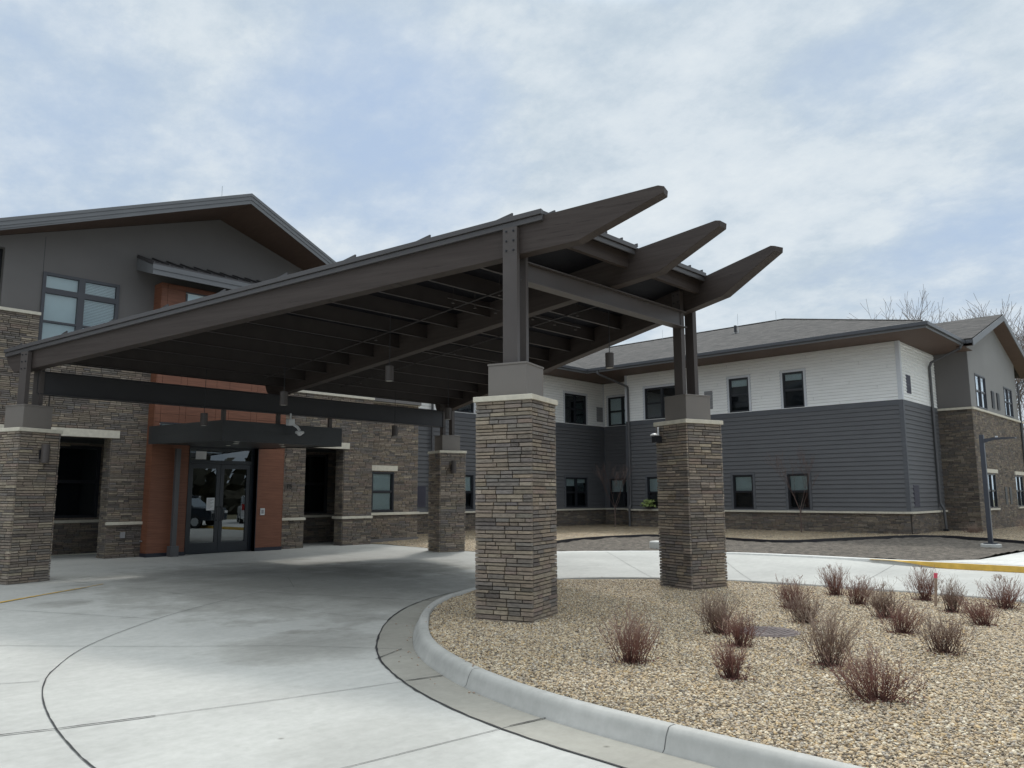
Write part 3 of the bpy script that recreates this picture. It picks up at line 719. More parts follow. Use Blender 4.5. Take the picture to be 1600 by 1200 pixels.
# edge trim: two steps
mb=MB()
def trimedge(pa,pb,out,h0,h1,th):
    pa=Vector(pa);pb=Vector(pb);out=Vector(out); 
    mb.prism([pa+Vector((0,0,h0)),pb+Vector((0,0,h0)),pb+Vector((0,0,h1)),pa+Vector((0,0,h1))],out*th)
for side in(-1,1):
    u=bdir(side); outn=Vector((side*math.cos(fan),-math.sin(fan),0)) if side>0 else Vector((-math.cos(fan),-math.sin(fan),0))
    a=Vector((ovx(yl,side,.105),yl,rz(yl))); b=Vector((ovx(yh,side,.105),yh,rz(yh)))
    trimedge(a,b,outn,-.085,-.008,.055); trimedge(a,b,outn,-.004,.068,.085)
for (y,ny) in((yh,-1),(yl,1)):
    for (xa,xb) in ((ovx(y,-1,-.1),CX-.1),(CX+.1,ovx(y,1,-.1))):
        a=Vector((xa,y,rz(y))); b=Vector((xb,y,rz(y)))
        if ny<0: trimedge(a,b,(0,ny,0),-.085,-.008,.03); trimedge(a,b,(0,ny,0),-.004,.066,.06)
        else: trimedge(a,b,(0,ny,0),-.085,.066,.06)
mb.build('roof_edge_trim',M['trim'],portico,bevel=.004)
# sprinkler pipework
for pts in [[(9.2,16.6),(9.2,8.1)],[(11.3,16.6),(11.3,8.1)],[(8.7,9.7),(10.0,9.7)],[(10.6,9.6),(12.2,9.6)],[(10.6,12.6),(12.9,12.6)]]:
    mb=MB(); P=[Vector((x,y,rz(y)-.30)) for x,y in pts]; mb.tube(P[0],P[1],.013,n=8)
    for f in(.1,.5,.9):
        q=P[0].lerp(P[1],f); mb.tube(q,q+Vector((0,0,.26)),.006,n=6); mb.tube(q,q-Vector((0,0,.06)),.012,n=6); mb.lathe(q-Vector((0,0,.075)),[(.03,0),(.03,.006)],8)
    mb.build('sprinkler_pipe',M['joist'],portico)
mb=MB(); mb.path([(5.06,17.72,3.4),(5.06,17.72,3.72),(5.12,17.66,3.82),(5.12,17.66,4.1)],.014); mb.build('conduit',M['steel'],portico)

# pendants
PD=[(8.95,8.45,3.80,'hidden behind the posts of the big front pier'),(11.62,8.47,3.93,'in front of the shingled roof, left of the right pier'),(8.75,11.32,3.68,'hanging near the middle of the photo on a long rod'),(11.77,11.3,3.72,'hanging behind the front pier under the right bay'),(8.28,14.15,3.43,'hanging in front of the low cross beam left of centre'),(12.7,14.1,3.44,'just above the narrow rear pier with a wall lamp'),(7.98,17.0,3.18,'hanging over the left end of the entrance awning'),(13.2,16.8,3.21,'against the stone wall right of the entrance awning')]
for x,y,zb,lb in PD:
    t=thing('pendant_light',(x,y,zb),'dark cylinder pendant lamp '+lb,'pendant lamp','cylinder pendants under the canopy')
    mb=MB(); mb.lathe((x,y,zb),[(.062,.012),(.079,0),(.079,.275),(.072,.283),(.02,.285)],20); mb.build('shade',M['steel'],t,smooth=False)
    mb=MB(); mb.tube((x,y,zb+.285),(x,y,rz(y)-.02),.007,n=8); mb.build('rod',M['blackm'],t)
    mb=MB(); mb.lathe((x,y,zb+.004),[(.058,0),(.058,.006)],16); mb.build('lens',M['lamplens'],t)
# sconces on the low piers' faces towards the drive
def sconce(k,lb,off=0,z=2.44):
    cx,cy,sd=COLS[k]; u=bdir(sd); n=Vector((u.y,-u.x,0))
    o=Vector((cx,cy,0))+u*.43+n*off   # face looking down the slope
    t=thing('wall_lamp',tuple(o+Vector((0,0,z))),lb,'wall lamp','up-down lamps on the stone piers')
    mb=MB(); mb.obox(o-n*.055+Vector((0,0,z-.09))-u*.01,n*.11,u*.03,(0,0,.18)); mb.build('back_plate',M['blackm'],t)
    mb=MB(); c=o+u*.10+Vector((0,0,z-.17)); mb.lathe(c,[(.06,.0),(.075,0),(.075,.36),(.06,.36)],18); mb.tube(c+Vector((0,0,.17)),c+Vector((0,0,.17))-u*.09,.02,n=8); mb.build('shade',M['steel'],t)
sconce(1,'dark up-down cylinder wall lamp on the leftmost stone pier',-.05); sconce(4,'dark up-down cylinder wall lamp on the narrow rear stone pier',.02)
# security cameras
t=thing('security_camera',(10.55,17.40,3.5),'white dome security camera hanging by the entrance awning','camera')
mb=MB(); mb.box(10.30,10.46,17.30,17.46,3.36,3.52); mb.build('mount_box',M['white'],t,bevel=.015)
mb=MB(); mb.tube((10.38,17.38,3.52),(10.38,17.38,3.66),.02); mb.build('conduit',M['white'],t)
mb=MB(); mb.path([(10.42,17.36,3.40),(10.55,17.33,3.33),(10.6,17.3,3.24)],.035); mb.build('arm',M['white'],t)
mb=MB(); mb.lathe((10.6,17.3,3.17),[(.02,-.06),(.05,-.045),(.08,-.01),(.11,0),(.11,.04),(.08,.06),(.03,.07)],20); mb.build('dome',M['white'],t,smooth=False)
cx,cy,sd=COLS[3]; u=bdir(1); n=Vector((u.y,-u.x,0)); 
# outward face on the -X side of the right rear pier
nn=n if n.x<0 else -n
o=Vector((cx,cy,0))+nn*.43-u*.36
t=thing('security_camera',tuple(o+Vector((0,0,2.75))),'small security camera under the cap of the right rear pier, facing the drive','camera')
mb=MB(); mb.obox(o+Vector((0,0,2.55)),nn*.13,u*.13,(0,0,.12)); mb.build('junction_box',M['blackm'],t)
mb=MB(); mb.lathe(o+nn*.11+u*.07+Vector((0,0,2.68)),[(.085,0),(.09,.018),(.05,.035),(.02,.045)],16); mb.tube(o+nn*.04+u*.08+Vector((0,0,2.70)),o+nn*.04+u*.08+Vector((0,0,2.84)),.018); mb.build('housing',M['white'],t)

# ------------------------------------------------------------------ ENTRANCE AWNING
aw=thing('entrance_awning',(10.4,19.7,0),'flat charcoal awning over the glass entrance doors, tied to the canopy','awning')
ax0,ax1,ay0,ay1,az0,az1=8.74,12.05,17.62,21.83,2.915,3.405
TZ=lambda y:.027*(y-17.62)
def tbox(mb,x0,x1,y0,y1,z0,z1): mb.prism([(x0,y0,z0+TZ(y0)),(x0,y1,z0+TZ(y1)),(x0,y1,z1+TZ(y1)),(x0,y0,z1+TZ(y0))],(x1-x0,0,0))
mb=MB(); tbox(mb,ax0+.03,ax1-.03,ay0+.03,ay1,az0+.02,az1-.05); mb.build('soffit_panel',M['entrycan'],aw)
for nm,bxs in (('front_fascia',(ax0-.015,ax1+.015,ay0-.015,ay0+.0215)),('side_fascia',(ax0-.015,ax0+.02,ay0+.022,ay1)),('side_fascia',(ax1-.02,ax1+.015,ay0+.022,ay1))):
    mb=MB(); x0,x1,y0,y1=bxs; tbox(mb,x0,x1,y0,y1,az0,az0+.235); tbox(mb,x0,x1,y0,y1,az0+.243,az1); tbox(mb,x0+.004,x1-.004,y0+.004,y1-.004,az0+.22,az0+.25); mb.build(nm,M['entrycan'],aw)
for x in(8.72+.06,10.22,11.74):
    mb=MB(); mb.box(x-.045,x+.045,17.66,17.74,az1,3.652); mb.build('hanger',M['steel'],aw)
for (x,y) in((9.35,18.1),(9.9,19.2),(10.75,18.4),(10.4,20.6),(11.5,19.6)):
    mb=MB(); mb.lathe((x,y,az0+.006+TZ(y)),[(.055,0),(.07,.004),(.07,.012)],16); mb.build('downlight',M['lamplens'],aw)
mb=MB(); mb.box(9.43,9.55,21.62,21.74,.28,2.93); mb.build('downspout',M['downs'],aw); mb=MB(); mb.box(9.38,9.6,21.55,21.80,0.003,.28); mb.build('boot',M['downs'],aw)

# ------------------------------------------------------------------ ENTRANCE BUILDING
eb=thing('entrance_building',(10.7,28,0),'two-storey entrance building with stone base, brown stucco gable and rust panel bay','building')
FY=lambda y:Fr((0,y,0),(1,0,0),(0,-1,0))
# left stone wall
F=FY(22.28)
opL=[(4.6,7.95,-.1,3.17)]
st=MB(); stones(st,F,-2.5,5.99,0,6.22,opL,seed=101,d=0); stones(st,F,5.99,8.87,0,5.40,opL+[(6.0,7.9,5.45,7.4)],seed=102,d=0)
w=st.build('stone_wall',M['stone'],eb)
bk=MB(); backing(bk,F,-2.5,5.99,0,6.22,opL,-.3,0); backing(bk,F,5.99,8.87,0,5.40,opL,-.3,0); bk.build('mortar',M['grout'],w)

for q in ((-2.5,6.0,-.02,.075,6.22,6.30),(4.45,8.12,-.02,.065,3.175,3.38),(7.93,8.87,-.05,.08,.87,.95)):
    cp=MB(); F.box(cp,*q); cp.build('stone_trim',M['cap'],w,bevel=.006)
# jamb stones of the left pier
Fj=Fr((7.95,22.28,0),(0,1,0),(-1,0,0)); st=MB(); stones(st,Fj,0,.5,0,3.17,seed=103); j=st.build('stone_wall',M['stone'],eb); bk=MB(); bk.box(7.955,8.8,22.281,22.78,0,3.17); bk.build('mortar',M['grout'],j)
# right stone wall
F=FY(22.12)
opR=[(13.8,15.27,-.1,3.17)]
st=MB(); stones(st,F,12.87,16.42,0,4.92,opR,seed=111); w=st.build('stone_wall',M['stone'],eb)
bk=MB(); backing(bk,F,12.87,16.42,0,4.92,opR,-.45,0); bk.build('mortar',M['grout'],w)

for q in ((12.87,16.44,-.02,.07,4.92,5.0),(13.6,15.45,-.02,.065,3.175,3.38),(12.88,13.83,-.05,.08,.87,.95),(15.2,16.44,-.05,.08,.87,.95)):
    cp=MB(); F.box(cp,*q); cp.build('stone_trim',M['cap'],w,bevel=.006)
Fj=Fr((15.27,22.12,0),(0,1,0),(-1,0,0)); st=MB(); stones(st,Fj,0,.45,0,3.17,seed=113); j=st.build('stone_wall',M['stone'],eb); cp=MB(); Fj.box(cp,-.03,.5,-.05,.08,.87,.95); cp.build('stone_trim',M['cap'],j)
# window part of the wall
F=FY(22.6); wo=(16.77,17.75,1.06,2.47)
st=MB(); stones(st,F,16.42,18.85,0,4.92,[wo],seed=121); w=st.build('stone_wall',M['stone'],eb)
bk=MB(); backing(bk,F,16.42,18.85,-.2,4.92,[wo],-.3,0); bk.box(18.56,18.85,22.91,25.3,-.2,4.92); bk.build('mortar',M['grout'],w)

for q in ((16.42,18.9,-.02,.07,4.92,5.0),(16.72,17.88,-.01,.06,2.50,2.69),(16.42,18.9,-.02,.09,.95,1.04)):
    cp=MB(); F.box(cp,*q); cp.build('stone_trim',M['cap'],w,bevel=.006)
Fj=Fr((18.85,22.6,0),(0,1,0),(1,0,0)); st=MB(); stones(st,Fj,0,2.7,0,4.92,seed=123); st.build('stone_wall',M['stone'],eb)
window(eb,F,*wo,double=False,blind='full',frame='winframe')
cd=MB(); F.box(cd,16.5,18.9,-.02,.045,-.1,.13); cd.build('foundation',M['stucco'],eb)
# porch back walls
for (xa,xb,yb,ops,sd,bz) in ((2.0,8.87,24.9,[(3.9,8.6,1.02,3.1)],131,1),(12.87,18.5,24.25,[(12.95,16.05,1.0,3.1)],132,1)):
    F=FY(yb); st=MB(); stones(st,F,xa,xb,0,3.17,ops,seed=sd); w=st.build('stone_wall',M['stone'],eb); bk=MB(); backing(bk,F,xa,xb,0,3.17,ops,-.2,0); bk.build('mortar',M['grout'],w)
    cp=MB(); F.box(cp,xa,xb,-.02,.07,.88,.96); cp.build('stone_trim',M['cap'],w)
    o=ops[0]; window(eb,F,o[0],o[1],o[2],o[3],double=True,blind='none',frame='winframe')
    mb=MB(); mb.box(xa,xb,22.6,yb+.2,3.18,3.3); mb.build('porch_ceiling',M['entrycan'],eb)
mb=MB(); mb.box(8.85,8.95,22.5,25,0,3.2); mb.box(12.8,12.9,22.5,24.4,0,3.2); mb.build('inner_wall',M['stucco'],eb)
# stucco
YS=22.36
mb=MB(); F=FY(YS)
def und(x): return 10.04-.335*abs(x-10.68)
F.box(mb,5.12,6.0,-.2,0,6.25,8.0); F.box(mb,6.0,7.9,-.2,0,7.41,8.0); F.box(mb,7.9,8.9,-.2,0,5.40,8.0)
mb.prism([(5.12,YS,8.0),(16.3,YS,8.0),(16.3,YS,und(16.3)),(10.68,YS,und(10.68)),(5.12,YS,und(5.12))],(0,.2,0))
mb.prism([(8.9,YS,4.95),(18.8,YS,4.95),(18.8,YS,und(18.8)),(16.3,YS,und(16.3)),(16.3,YS,8.0),(8.9,YS,8.0)],(0,.2,0))
mb.prism([(3.0,YS,7.85),(5.12,YS,7.85),(5.12,YS,und(5.12)),(4.2,YS,und(4.2))],(0,.2,0)); F.box(mb,-2.5,1.6,-.2,0,6.25,7.0)
w=mb.build('stucco_wall',M['stucco'],eb)
rv=MB(); F.box(rv,6.0-.006,6.0+.006,.001,.004,7.42,8.35); F.box(rv,8.86,8.872,.001,.004,4.96,7.6); rv.build('control_joint',M['entrycan'],w)
mb=MB(); mb.box(-2.5,5.10,24.2,24.3,6.2,8.2); mb.box(5.06,5.12,22.6,24.2,6.3,8.1); mb.box(-2.5,5.1,22.6,24.2,6.2,6.26); mb.build('balcony_recess',M['room'],eb)
# upper left window 2x3
def bigwin():
    a0,a1,z0,z1=6.0,7.89,5.42,7.41; F=FY(YS-.02); fr=MB(); fw=.075
    zr=[z0,z0+fw,5.95-.0,6.10,6.16,6.86,6.98+.03,7.41-fw,7.41]
    for x0,x1 in((a0,a0+.08),(a1-.08,a1),(6.92-.06,6.92+.10)): F.box(fr,x0,x1,-.04,.03,z0,z1)
    cells=[]
    for (x0,x1) in((a0+.08,6.86),(7.02,a1-.08)):
        for (p,q) in((z0,z0+.08),(6.09,6.14),(6.86,7.0),(z1-.075,z1)): F.box(fr,x0,x1,-.04,.028,p,q)
        for (p,q) in((z0+.08,6.09),(6.14,6.86),(7.0,z1-.075)): cells.append((x0,x1,p,q))
    w=fr.build('window',M['winframe2'],eb)
    for i,(x0,x1,p,q) in enumerate(cells):
        g=MB(); F.quad(g,x0,x1,-.02,p,q); g.build('pane',M['glass'],w)
        b=MB()
        if x1<6.9: F.box(b,x0,x1,-.09,-.08,p,q)
        else:
            z=q
            while z-.03>p: F.box(b,x0,x1,-.1,-.075,z-.034,z-.004); z-=.042
        b.build('blind',M['blind'],w)
    rm=MB(); F.box(rm,a0,a1,-.32,-.3,z0,z1); rm.build('dark_interior',M['room'],w)
    bk=MB(); F.box(bk,5.99,6.0,-.3,-.042,5.0,7.41); F.box(bk,a1,a1+.01,-.3,-.042,5.0,7.41); bk.build('reveal',M['winframe2'],w)
bigwin()
# main gable roof, prow front
rx,rzz=10.68,10.05
def fy(x): return 20.45+.22*abs(x-rx)
def roofside(s):
    xe=rx+s*8.9; ze=rzz-.335*8.9; yb=40
    sof=MB(); sof.prism([(rx,fy(rx)+.03,rzz-.0),(xe,fy(xe)+.03,ze),(xe,YS+.02,ze),(rx,YS+.02,rzz)],(0,0,.03)); sof.build('soffit',M['soffit'],eb)
    rf=MB(); rf.prism([(rx,fy(rx)+.02,rzz+.26),(xe,fy(xe)+.02,ze+.26),(xe,yb,ze+.26),(rx,yb,rzz+.26)],(0,0,.045)); rf.build('roof',M['shingle'],eb)
    fa=MB()
    for (h0,h1,th) in((-.01,.10,.02),(.104,.21,.035),(.214,.30,.05)):
        a=Vector((rx,fy(rx)+.03,rzz)); b=Vector((xe,fy(xe)+.03,ze))
        fa.prism([a+Vector((0,0,h0)),b+Vector((0,0,h0)),b+Vector((0,0,h1)),a+Vector((0,0,h1))],(0,-th,0))
    fa.box(xe-.02*s,xe+.02*s,fy(xe),yb,ze-.02,ze+.27)
    fa.build('fascia',M['fascia'],eb)
roofside(-1);roofside(1)
mb=MB(); mb.tube((rx-.35,21.6,rzz+.25),(rx-.35,21.6,rzz+.75),.009,n=6); mb.build('lightning_rod',M['silver'],eb)
# rust panel bay
RX0,RX1,RYF=8.87,12.87,21.86
mb=MB()
DX0,DX1=9.96,11.94
def panel(x0,x1,z0,z1): mb.box(x0+.004,x1-.004,RYF,RYF+.02,z0+.004,z1-.004)
rz_=[.10,3.02,3.62,5.06,6.3,7.62]
xs=[8.87,9.72,10.6,11.0,11.7,12.87]
for (x0,x1,z0,z1) in rects(RX0,RX1,.10,3.05,[(DX0-.06,DX1+.06,0,3.06)]): panel(x0,x1,z0,z1)
for j,(z0,z1) in enumerate(((3.05,3.9),(3.9,5.1),(5.1,6.4),(6.4,7.60))):
    for x0,x1 in zip(xs[:-1],xs[1:]):
        for (a,b,c,d) in rects(x0,x1,z0,z1,[(9.02,11.9,3.10,3.66),(9.54,10.6,6.85,7.45)]): panel(a,b,c,d)
for j in range(1): mb.box(RX0-.02,RX0,RYF,22.4,.10,7.6); mb.box(RX1,RX1+.02,RYF,22.4,.10,7.6)
rp=mb.build('rust_panel_wall',M['rust'],eb)
bk=MB(); F=FY(RYF+.02); backing(bk,F,RX0,RX1,0,7.6,[(DX0-.06,DX1+.06,-.1,3.06),(9.54,10.6,6.85,7.45),(9.02,11.9,3.10,3.66)],-.2,0); bk.build('panel_joint',M['entrycan'],rp)
mb=MB()
for x0,x1 in((RX0-.03,DX0-.06),(DX1+.06,RX1+.03)): mb.box(x0,x1,RYF-.012,RYF+.02,.0,.10)
mb.box(RX0-.03,RX0-.021,RYF,22.3,0,.1); mb.build('base_flashing',M['baseflash'],rp)
# transom ribbon window and small upper window
for (a0,a1,z0,z1) in((9.02,11.9,3.10,3.66),(9.54,10.6,6.85,7.45)):
    F=FY(RYF); fr=MB(); F.box(fr,a0,a1,-.06,.012,z1-.03,z1);F.box(fr,a0,a1,-.06,.012,z0,z0+.05);F.box(fr,a0,a0+.05,-.06,.012,z0+.05,z1-.06);F.box(fr,a1-.05,a1,-.06,.012,z0+.05,z1-.06)
    w=fr.build('window',M['winframe2'],eb); g=MB(); F.quad(g,a0+.05,a1-.05,-.03,z0+.05,z1-.06); g.build('pane',M['glass'],w); b=MB(); F.box(b,a0+.02,a1-.02,-.05,-.04,z0,z1); b.build('blind',M['blind'],w)
# small shed roof above the bay
mb=MB(); sy0,sy1,sx0,sx1=21.18,22.36,8.30,13.45
mb.prism([(sx0,sy0,7.86),(sx0,sy1,8.30),(sx0,sy1,8.35),(sx0,sy0,7.91)],(sx1-sx0,0,0))
x=sx0+.02
while x<sx1: mb.prism([(x,sy0,7.91),(x,sy1,8.35),(x,sy1,8.40),(x,sy0,7.96)],(.02,0,0)); x+=.405
sr=mb.build('shed_roof',M['seam'],eb)
mb=MB(); mb.box(sx0+.01,sx1-.01,sy0+.01,sy0+.04,7.60,7.855); mb.box(sx0,sx1,sy0-.01,sy0+.012,7.74,7.87)
mb.prism([(sx0+.01,sy0+.04,7.60),(sx0+.01,sy1,7.95),(sx0+.01,sy1,8.29),(sx0+.01,sy0+.04,7.86)],(.025,0,0)); mb.prism([(sx1-.035,sy0+.04,7.60),(sx1-.035,sy1,7.95),(sx1-.035,sy1,8.29),(sx1-.035,sy0+.04,7.86)],(.025,0,0)); mb.build('fascia',M['fascia'],sr)
mb=MB(); mb.poly([(sx0+.04,sy0+.04,7.61),(sx0+.04,sy1,7.96),(sx1-.04,sy1,7.96),(sx1-.04,sy0+.04,7.61)]); mb.build('soffit',M['entrycan'],sr)
# doors
F=FY(22.10)
fr=MB(); 
for x0,x1 in((DX0-.06,DX0+.05),(DX1-.05,DX1+.06)): F.box(fr,x0,x1,-.12,.05,0,3.05)
F.box(fr,DX0+.05,DX1-.05,-.1,.045,2.98,3.05); F.box(fr,DX0+.05,DX1-.05,-.1,.045,2.56,2.66)
F.box(fr,DX0-.07,DX0-.06,0,.26,0,3.05); F.box(fr,DX1+.06,DX1+.07,0,.26,0,3.05); F.box(fr,DX0-.06,DX1+.06,.05,.26,3.05,3.055)
dfm=fr.build('door_frame',M['doorfr'],eb)
g=MB(); F.quad(g,DX0+.05,DX1-.05,0,2.66,2.98); g.build('pane',M['doorglass'],dfm)
nt=MB(); F.box(nt,10.19,10.50,.004,.008,2.68,2.91); sg=nt.build('notice',M['white'],dfm)
def text(s,size,loc,par,mat,name='lettering',ext=.004,rot=(PI/2,0,0)):
    cu=bpy.data.curves.new(name,'FONT'); cu.body=s; cu.size=size; cu.extrude=ext; cu.align_x='CENTER'; cu.align_y='CENTER'
    tmp=bpy.data.objects.new('tmp',cu); COL.objects.link(tmp); bpy.context.view_layer.update()
    me=bpy.data.meshes.new_from_object(tmp); bpy.data.objects.remove(tmp); me.materials.clear(); me.materials.append(mat)
    o=bpy.data.objects.new(name,me); COL.objects.link(o); o.rotation_euler=rot; o.location=Vector(loc)-(wpos(par) if par else Vector((0,0,0))); o.parent=par; return o
mid=(DX0+DX1)/2
for i,(x0,x1) in enumerate(((DX0+.055,mid-.005),(mid+.005,DX1-.055))):
    d=MB(); st_=.11
    F.box(d,x0,x0+st_,-.02,.03,.01,2.55);F.box(d,x1-st_,x1,-.02,.03,.01,2.55);F.box(d,x0+st_,x1-st_,-.02,.03,.01,.31);F.box(d,x0+st_,x1-st_,-.02,.03,2.42,2.55)
    dr=d.build('door',M['doorfr'],eb)
    g=MB(); F.quad(g,x0+st_,x1-st_,.004,.31,2.42); g.build('pane',M['doorglass'],dr)
    hx=x1-st_/2 if i==0 else x0+st_/2; sgn=-1 if i==0 else 1
    hm=MB(); hm.path([F.p(hx,.03,1.32),F.p(hx,.09,1.32),F.p(hx+sgn*.05,.10,1.25),F.p(hx+sgn*.05,.10,.98),F.p(hx,.09,.92),F.p(hx,.03,.92)],.013); hm.build('handle',M['blackm'],dr)
    if i==0:
        nn_=MB(); F.box(nn_,x1-st_-.26,x1-st_-.02,.008,.012,1.22,1.58); s2=nn_.build('notice',M['white'],dr)
        ln=MB()
        for k in range(9): F.box(ln,x1-st_-.235,x1-st_-.05-.05*(k%3),.0125,.0135,1.53-k*.032,1.54-k*.032)
        ln.build('printed_lines',M['vent'],dr)
rm=MB(); F.quad(rm,DX0-.5,DX1+.5,-3.0,0,3.05); rm.box(DX0-.5,DX1+.5,22.2,25.1,3.06,3.1); rm.box(DX0-.6,DX0-.5,22.25,25.1,0,3.06); rm.box(DX1+.5,DX1+.6,22.25,25.1,0,3.06); rm.build('dark_vestibule',M['room'],eb)
pl=MB(); Fp=FY(RYF); Fp.box(pl,12.14,12.28,0,.025,1.06,1.26); pb_=pl.build('push_plate',M['silver'],eb); pl=MB(); Fp.box(pl,12.17,12.25,.025,.03,1.10,1.22); pl.build('button',M['vent'],pb_)
n15=text('15',.20,(13.22,22.07,1.92),None,M['black'],'house_number',.006); n15.parent=eb; n15.location=Vector((13.22,22.07,1.92))-wpos(eb)
# outlet on pier, hose bib
mb=MB(); F2=FY(22.28); F2.box(mb,8.30,8.42,.03,.07,.52,.68); mb.build('outlet_cover',M['vent'],eb); mb=MB(); mb.tube((8.83,22.25,.42),(8.83,22.13,.42),.018); mb.build('hose_bib',M['silver'],eb)

# ------------------------------------------------------------------ SIDE WING
sw=thing('side_wing',(38,22,0),'two-storey side wing with white over slate lap siding, stone base and hipped shingle roof','building')
F3=Fr((32.4,0,0),(0,1,0),(-1,0,0)); F2w=Fr((34.1,0,0),(0,1,0),(-1,0,0)); F1=Fr((0,25.35,0),(1,0,0),(0,-1,0)); FE=Fr((0,9.7,0),(1,0,0),(0,-1,0))
zU0,zU1,zL0,zL1=5.285,6.82,1.0,2.49
walls=[
 (F3,9.7,22.66,[(16.04,16.99,zU0,zU1,0,'part'),(13.54,14.46,zU0,zU1,0,'part'),(19.60,21.52,zU0,zU1,1,'none'),(16.04,16.99,zL0,zL1,0,'half'),(13.55,14.47,zL0,zL1,0,'half'),(19.60,21.52,zL0,zL1,1,'half')],201),
 (F2w,22.66,25.35,[(23.2,25.0,zU0,zU1,1,'full'),(23.2,25.0,zL0,zL1,1,'half')],202),
 (F1,18.85,34.1,[(30.80,32.57,zU0,zU1,1,'none'),(30.80,32.57,zL0+.02,zL1+.04,1,'part'),(22.5,24.35,zU0,zU1,1,'part'),(22.5,24.35,zL0+.03,zL1+.04,1,'half'),(26.6,28.4,zU0,zU1,1,'part'),(26.6,28.4,zL0,zL1,1,'part')],203),
 (FE,32.4,36.97,[],204)]
for (F,a0,a1,wins,sd) in walls:
    tw=.11; wo=[(w[0],w[1],w[2],w[3]) for w in wins]; wt=[(w[0]-tw,w[1]+tw,w[2],w[3]+tw) for w in wins]
    bk=MB(); backing(bk,F,a0,a1,-.3,7.6,wo,-.2,-.001); b=bk.build('wall_core',M['darktrim'],sw)
    st=MB(); stones(st,F,a0-(.0 if sd!=204 else 0),a1,0.0,.87,seed=sd,d=.03,bright=.9); s=st.build('stone_wall',M['stone'],sw); bk=MB(); F.box(bk,a0,a1,0,.03,-.1,.87); bk.build('mortar',M['grout'],s)
    cp=MB(); F.box(cp,a0-(.12 if sd in(204,) else 0),a1+(0),-.001,.12,.87,.95); cp.build('ledge',M['cap'],sw,bevel=.006)
    ds=MB(); siding(ds,F,a0,a1,.952,5.06,wt,d=.004); ds.build('slate_siding',M['darkside'],sw)
    bd=MB(); F.box(bd,a0,a1,0,.034,5.06,5.255); bd.build('band_board',M['darktrim'],sw)
    ws=MB(); siding(ws,F,a0,a1,5.265,7.59,wt,lap=.13,d=.004,lip=.036,gr=.0045); ws.build('white_siding',M['whiteside'],sw)
    for w in wins: window(sw,F,w[0],w[1],w[2],w[3],double=bool(w[4]),trim='whitetrim' if w[2]>4 else 'darktrim',blind=w[5])
# corner boards
for (x,y,dx,dy) in((32.4,9.7,-1,-1),):
    for (z0,z1,mt) in((.955,5.06,'darktrim'),(5.262,7.59,'whitetrim')):
        mb=MB(); mb.box(x-.04,x,y-.04,y+.12,z0,z1); mb.box(x,x+.12,y-.04,y,z0,z1); mb.build('corner_board',M[mt],sw)
for (z0,z1,mt) in((.955,5.06,'darktrim'),(5.262,7.59,'whitetrim')):
    mb=MB(); mb.box(32.36,32.4,22.56,22.70,z0,z1); mb.build('corner_board',M[mt],sw)
    mb=MB(); mb.box(34.04,34.1,25.25,25.31,z0,z1); mb.build('corner_board',M[mt],sw)
# vents
def vent(F,a0,a1,z0,z1,mat,par=sw,lou=True):
    mb=MB(); F.box(mb,a0,a1,0,.04,z0,z1); v=mb.build('vent_cover',M[mat],par)
    mb=MB(); z=z0+.04
    while z<z1-.03: F.box(mb,a0+.03,a1-.03,.04,.05,z,z+.012); z+=.035
    mb.build('louvre',M[mat],v)
vent(F3,17.82,18.24,5.53,6.37,'vent'); vent(F1,33.47,34.0,5.52,6.31,'vent'); vent(F1,21.11,21.58,1.16,2.01,'ventdark'); vent(FE,32.99,33.5,5.57,6.31,'ventdark'); vent(FE,32.88,33.55,1.12,1.96,'ventdark')
# soffits
mb=MB(); z=7.6
for (x0,x1,y0,y1) in((30.47,32.4,8.17,25.35),(32.4,34.1,22.66,25.35),(18.9,30.47,23.62,25.35),(32.4,37.0,8.17,9.7)): mb.box(x0,x1,y0,y1,z,z+.02)
mb.build('soffit',M['soffit'],sw)
mb=MB(); 
mb.box(30.43,30.47,8.13,23.58,7.58,7.68); mb.box(18.9,30.43,23.58,23.62,7.58,7.68); mb.box(30.47,35.42,8.13,8.17,7.58,7.68); mb.build('fascia',M['fascia'],sw)
mb=MB()
def gut(x0,x1,y0,y1): mb.box(x0,x1,y0,y1,7.66,7.80)
gut(30.33,30.45,8.03,23.48); gut(18.9,30.45,23.48,23.60); gut(30.45,35.35,8.03,8.15); gut(35.33,35.45,7.80,8.03); mb.build('gutter',M['gutter'],sw,bevel=.01)
# roof
k=.331; ex=30.38; er=49.1; ey=8.08; zt=7.80
def zA(x): return zt+k*(x-30.45)
pk=39.75; zp=zA(pk); ib=23.55
mb=MB()
a=(ex,ey,zt);b=(pk,17.45,zp);c=(pk,32.9,zp);d=(ex,ib,zt); mb.poly([a,d,c,b]) ; mb.poly([d,(18.9,ib,zt),(18.9,32.9,zp),c]); mb.poly([a,b,(41.5,14.35,9.872),(35.42,ey,zt)][::-1]); mb.poly([b,(er,ey,zt),(47.6,ey,zt),(41.5,14.35,9.872)][::-1]); mb.poly([b,c,(er,42,zt),(er,ey,zt)])
mb.poly([(18.9,32.9,zp),(18.9,42.2,zt),(er,42.2,zt),c])
rf=mb.build('roof',M['shingle'],sw)
mb=MB(); mb.tube(Vector(b)+Vector((0,0,.01)),Vector(c)+Vector((0,0,.01)),.05,n=6); mb.tube(Vector(a)+Vector((0.2,.2,.06)),Vector(b)+Vector((0,0,.01)),.045,n=6); mb.build('ridge_cap',M['shingle'],rf)
vp=Vector((36.4,16.6,0)); vz=zA(36.4)
mb=MB(); mb.tube((36.4,18.6,vz-.1),(36.4,18.6,vz+.42),.07,n=12); mb.lathe((36.4,18.6,vz-.03),[(.2,0),(.12,.08)],12); mb.build('vent_pipe',M['blackm'],rf)
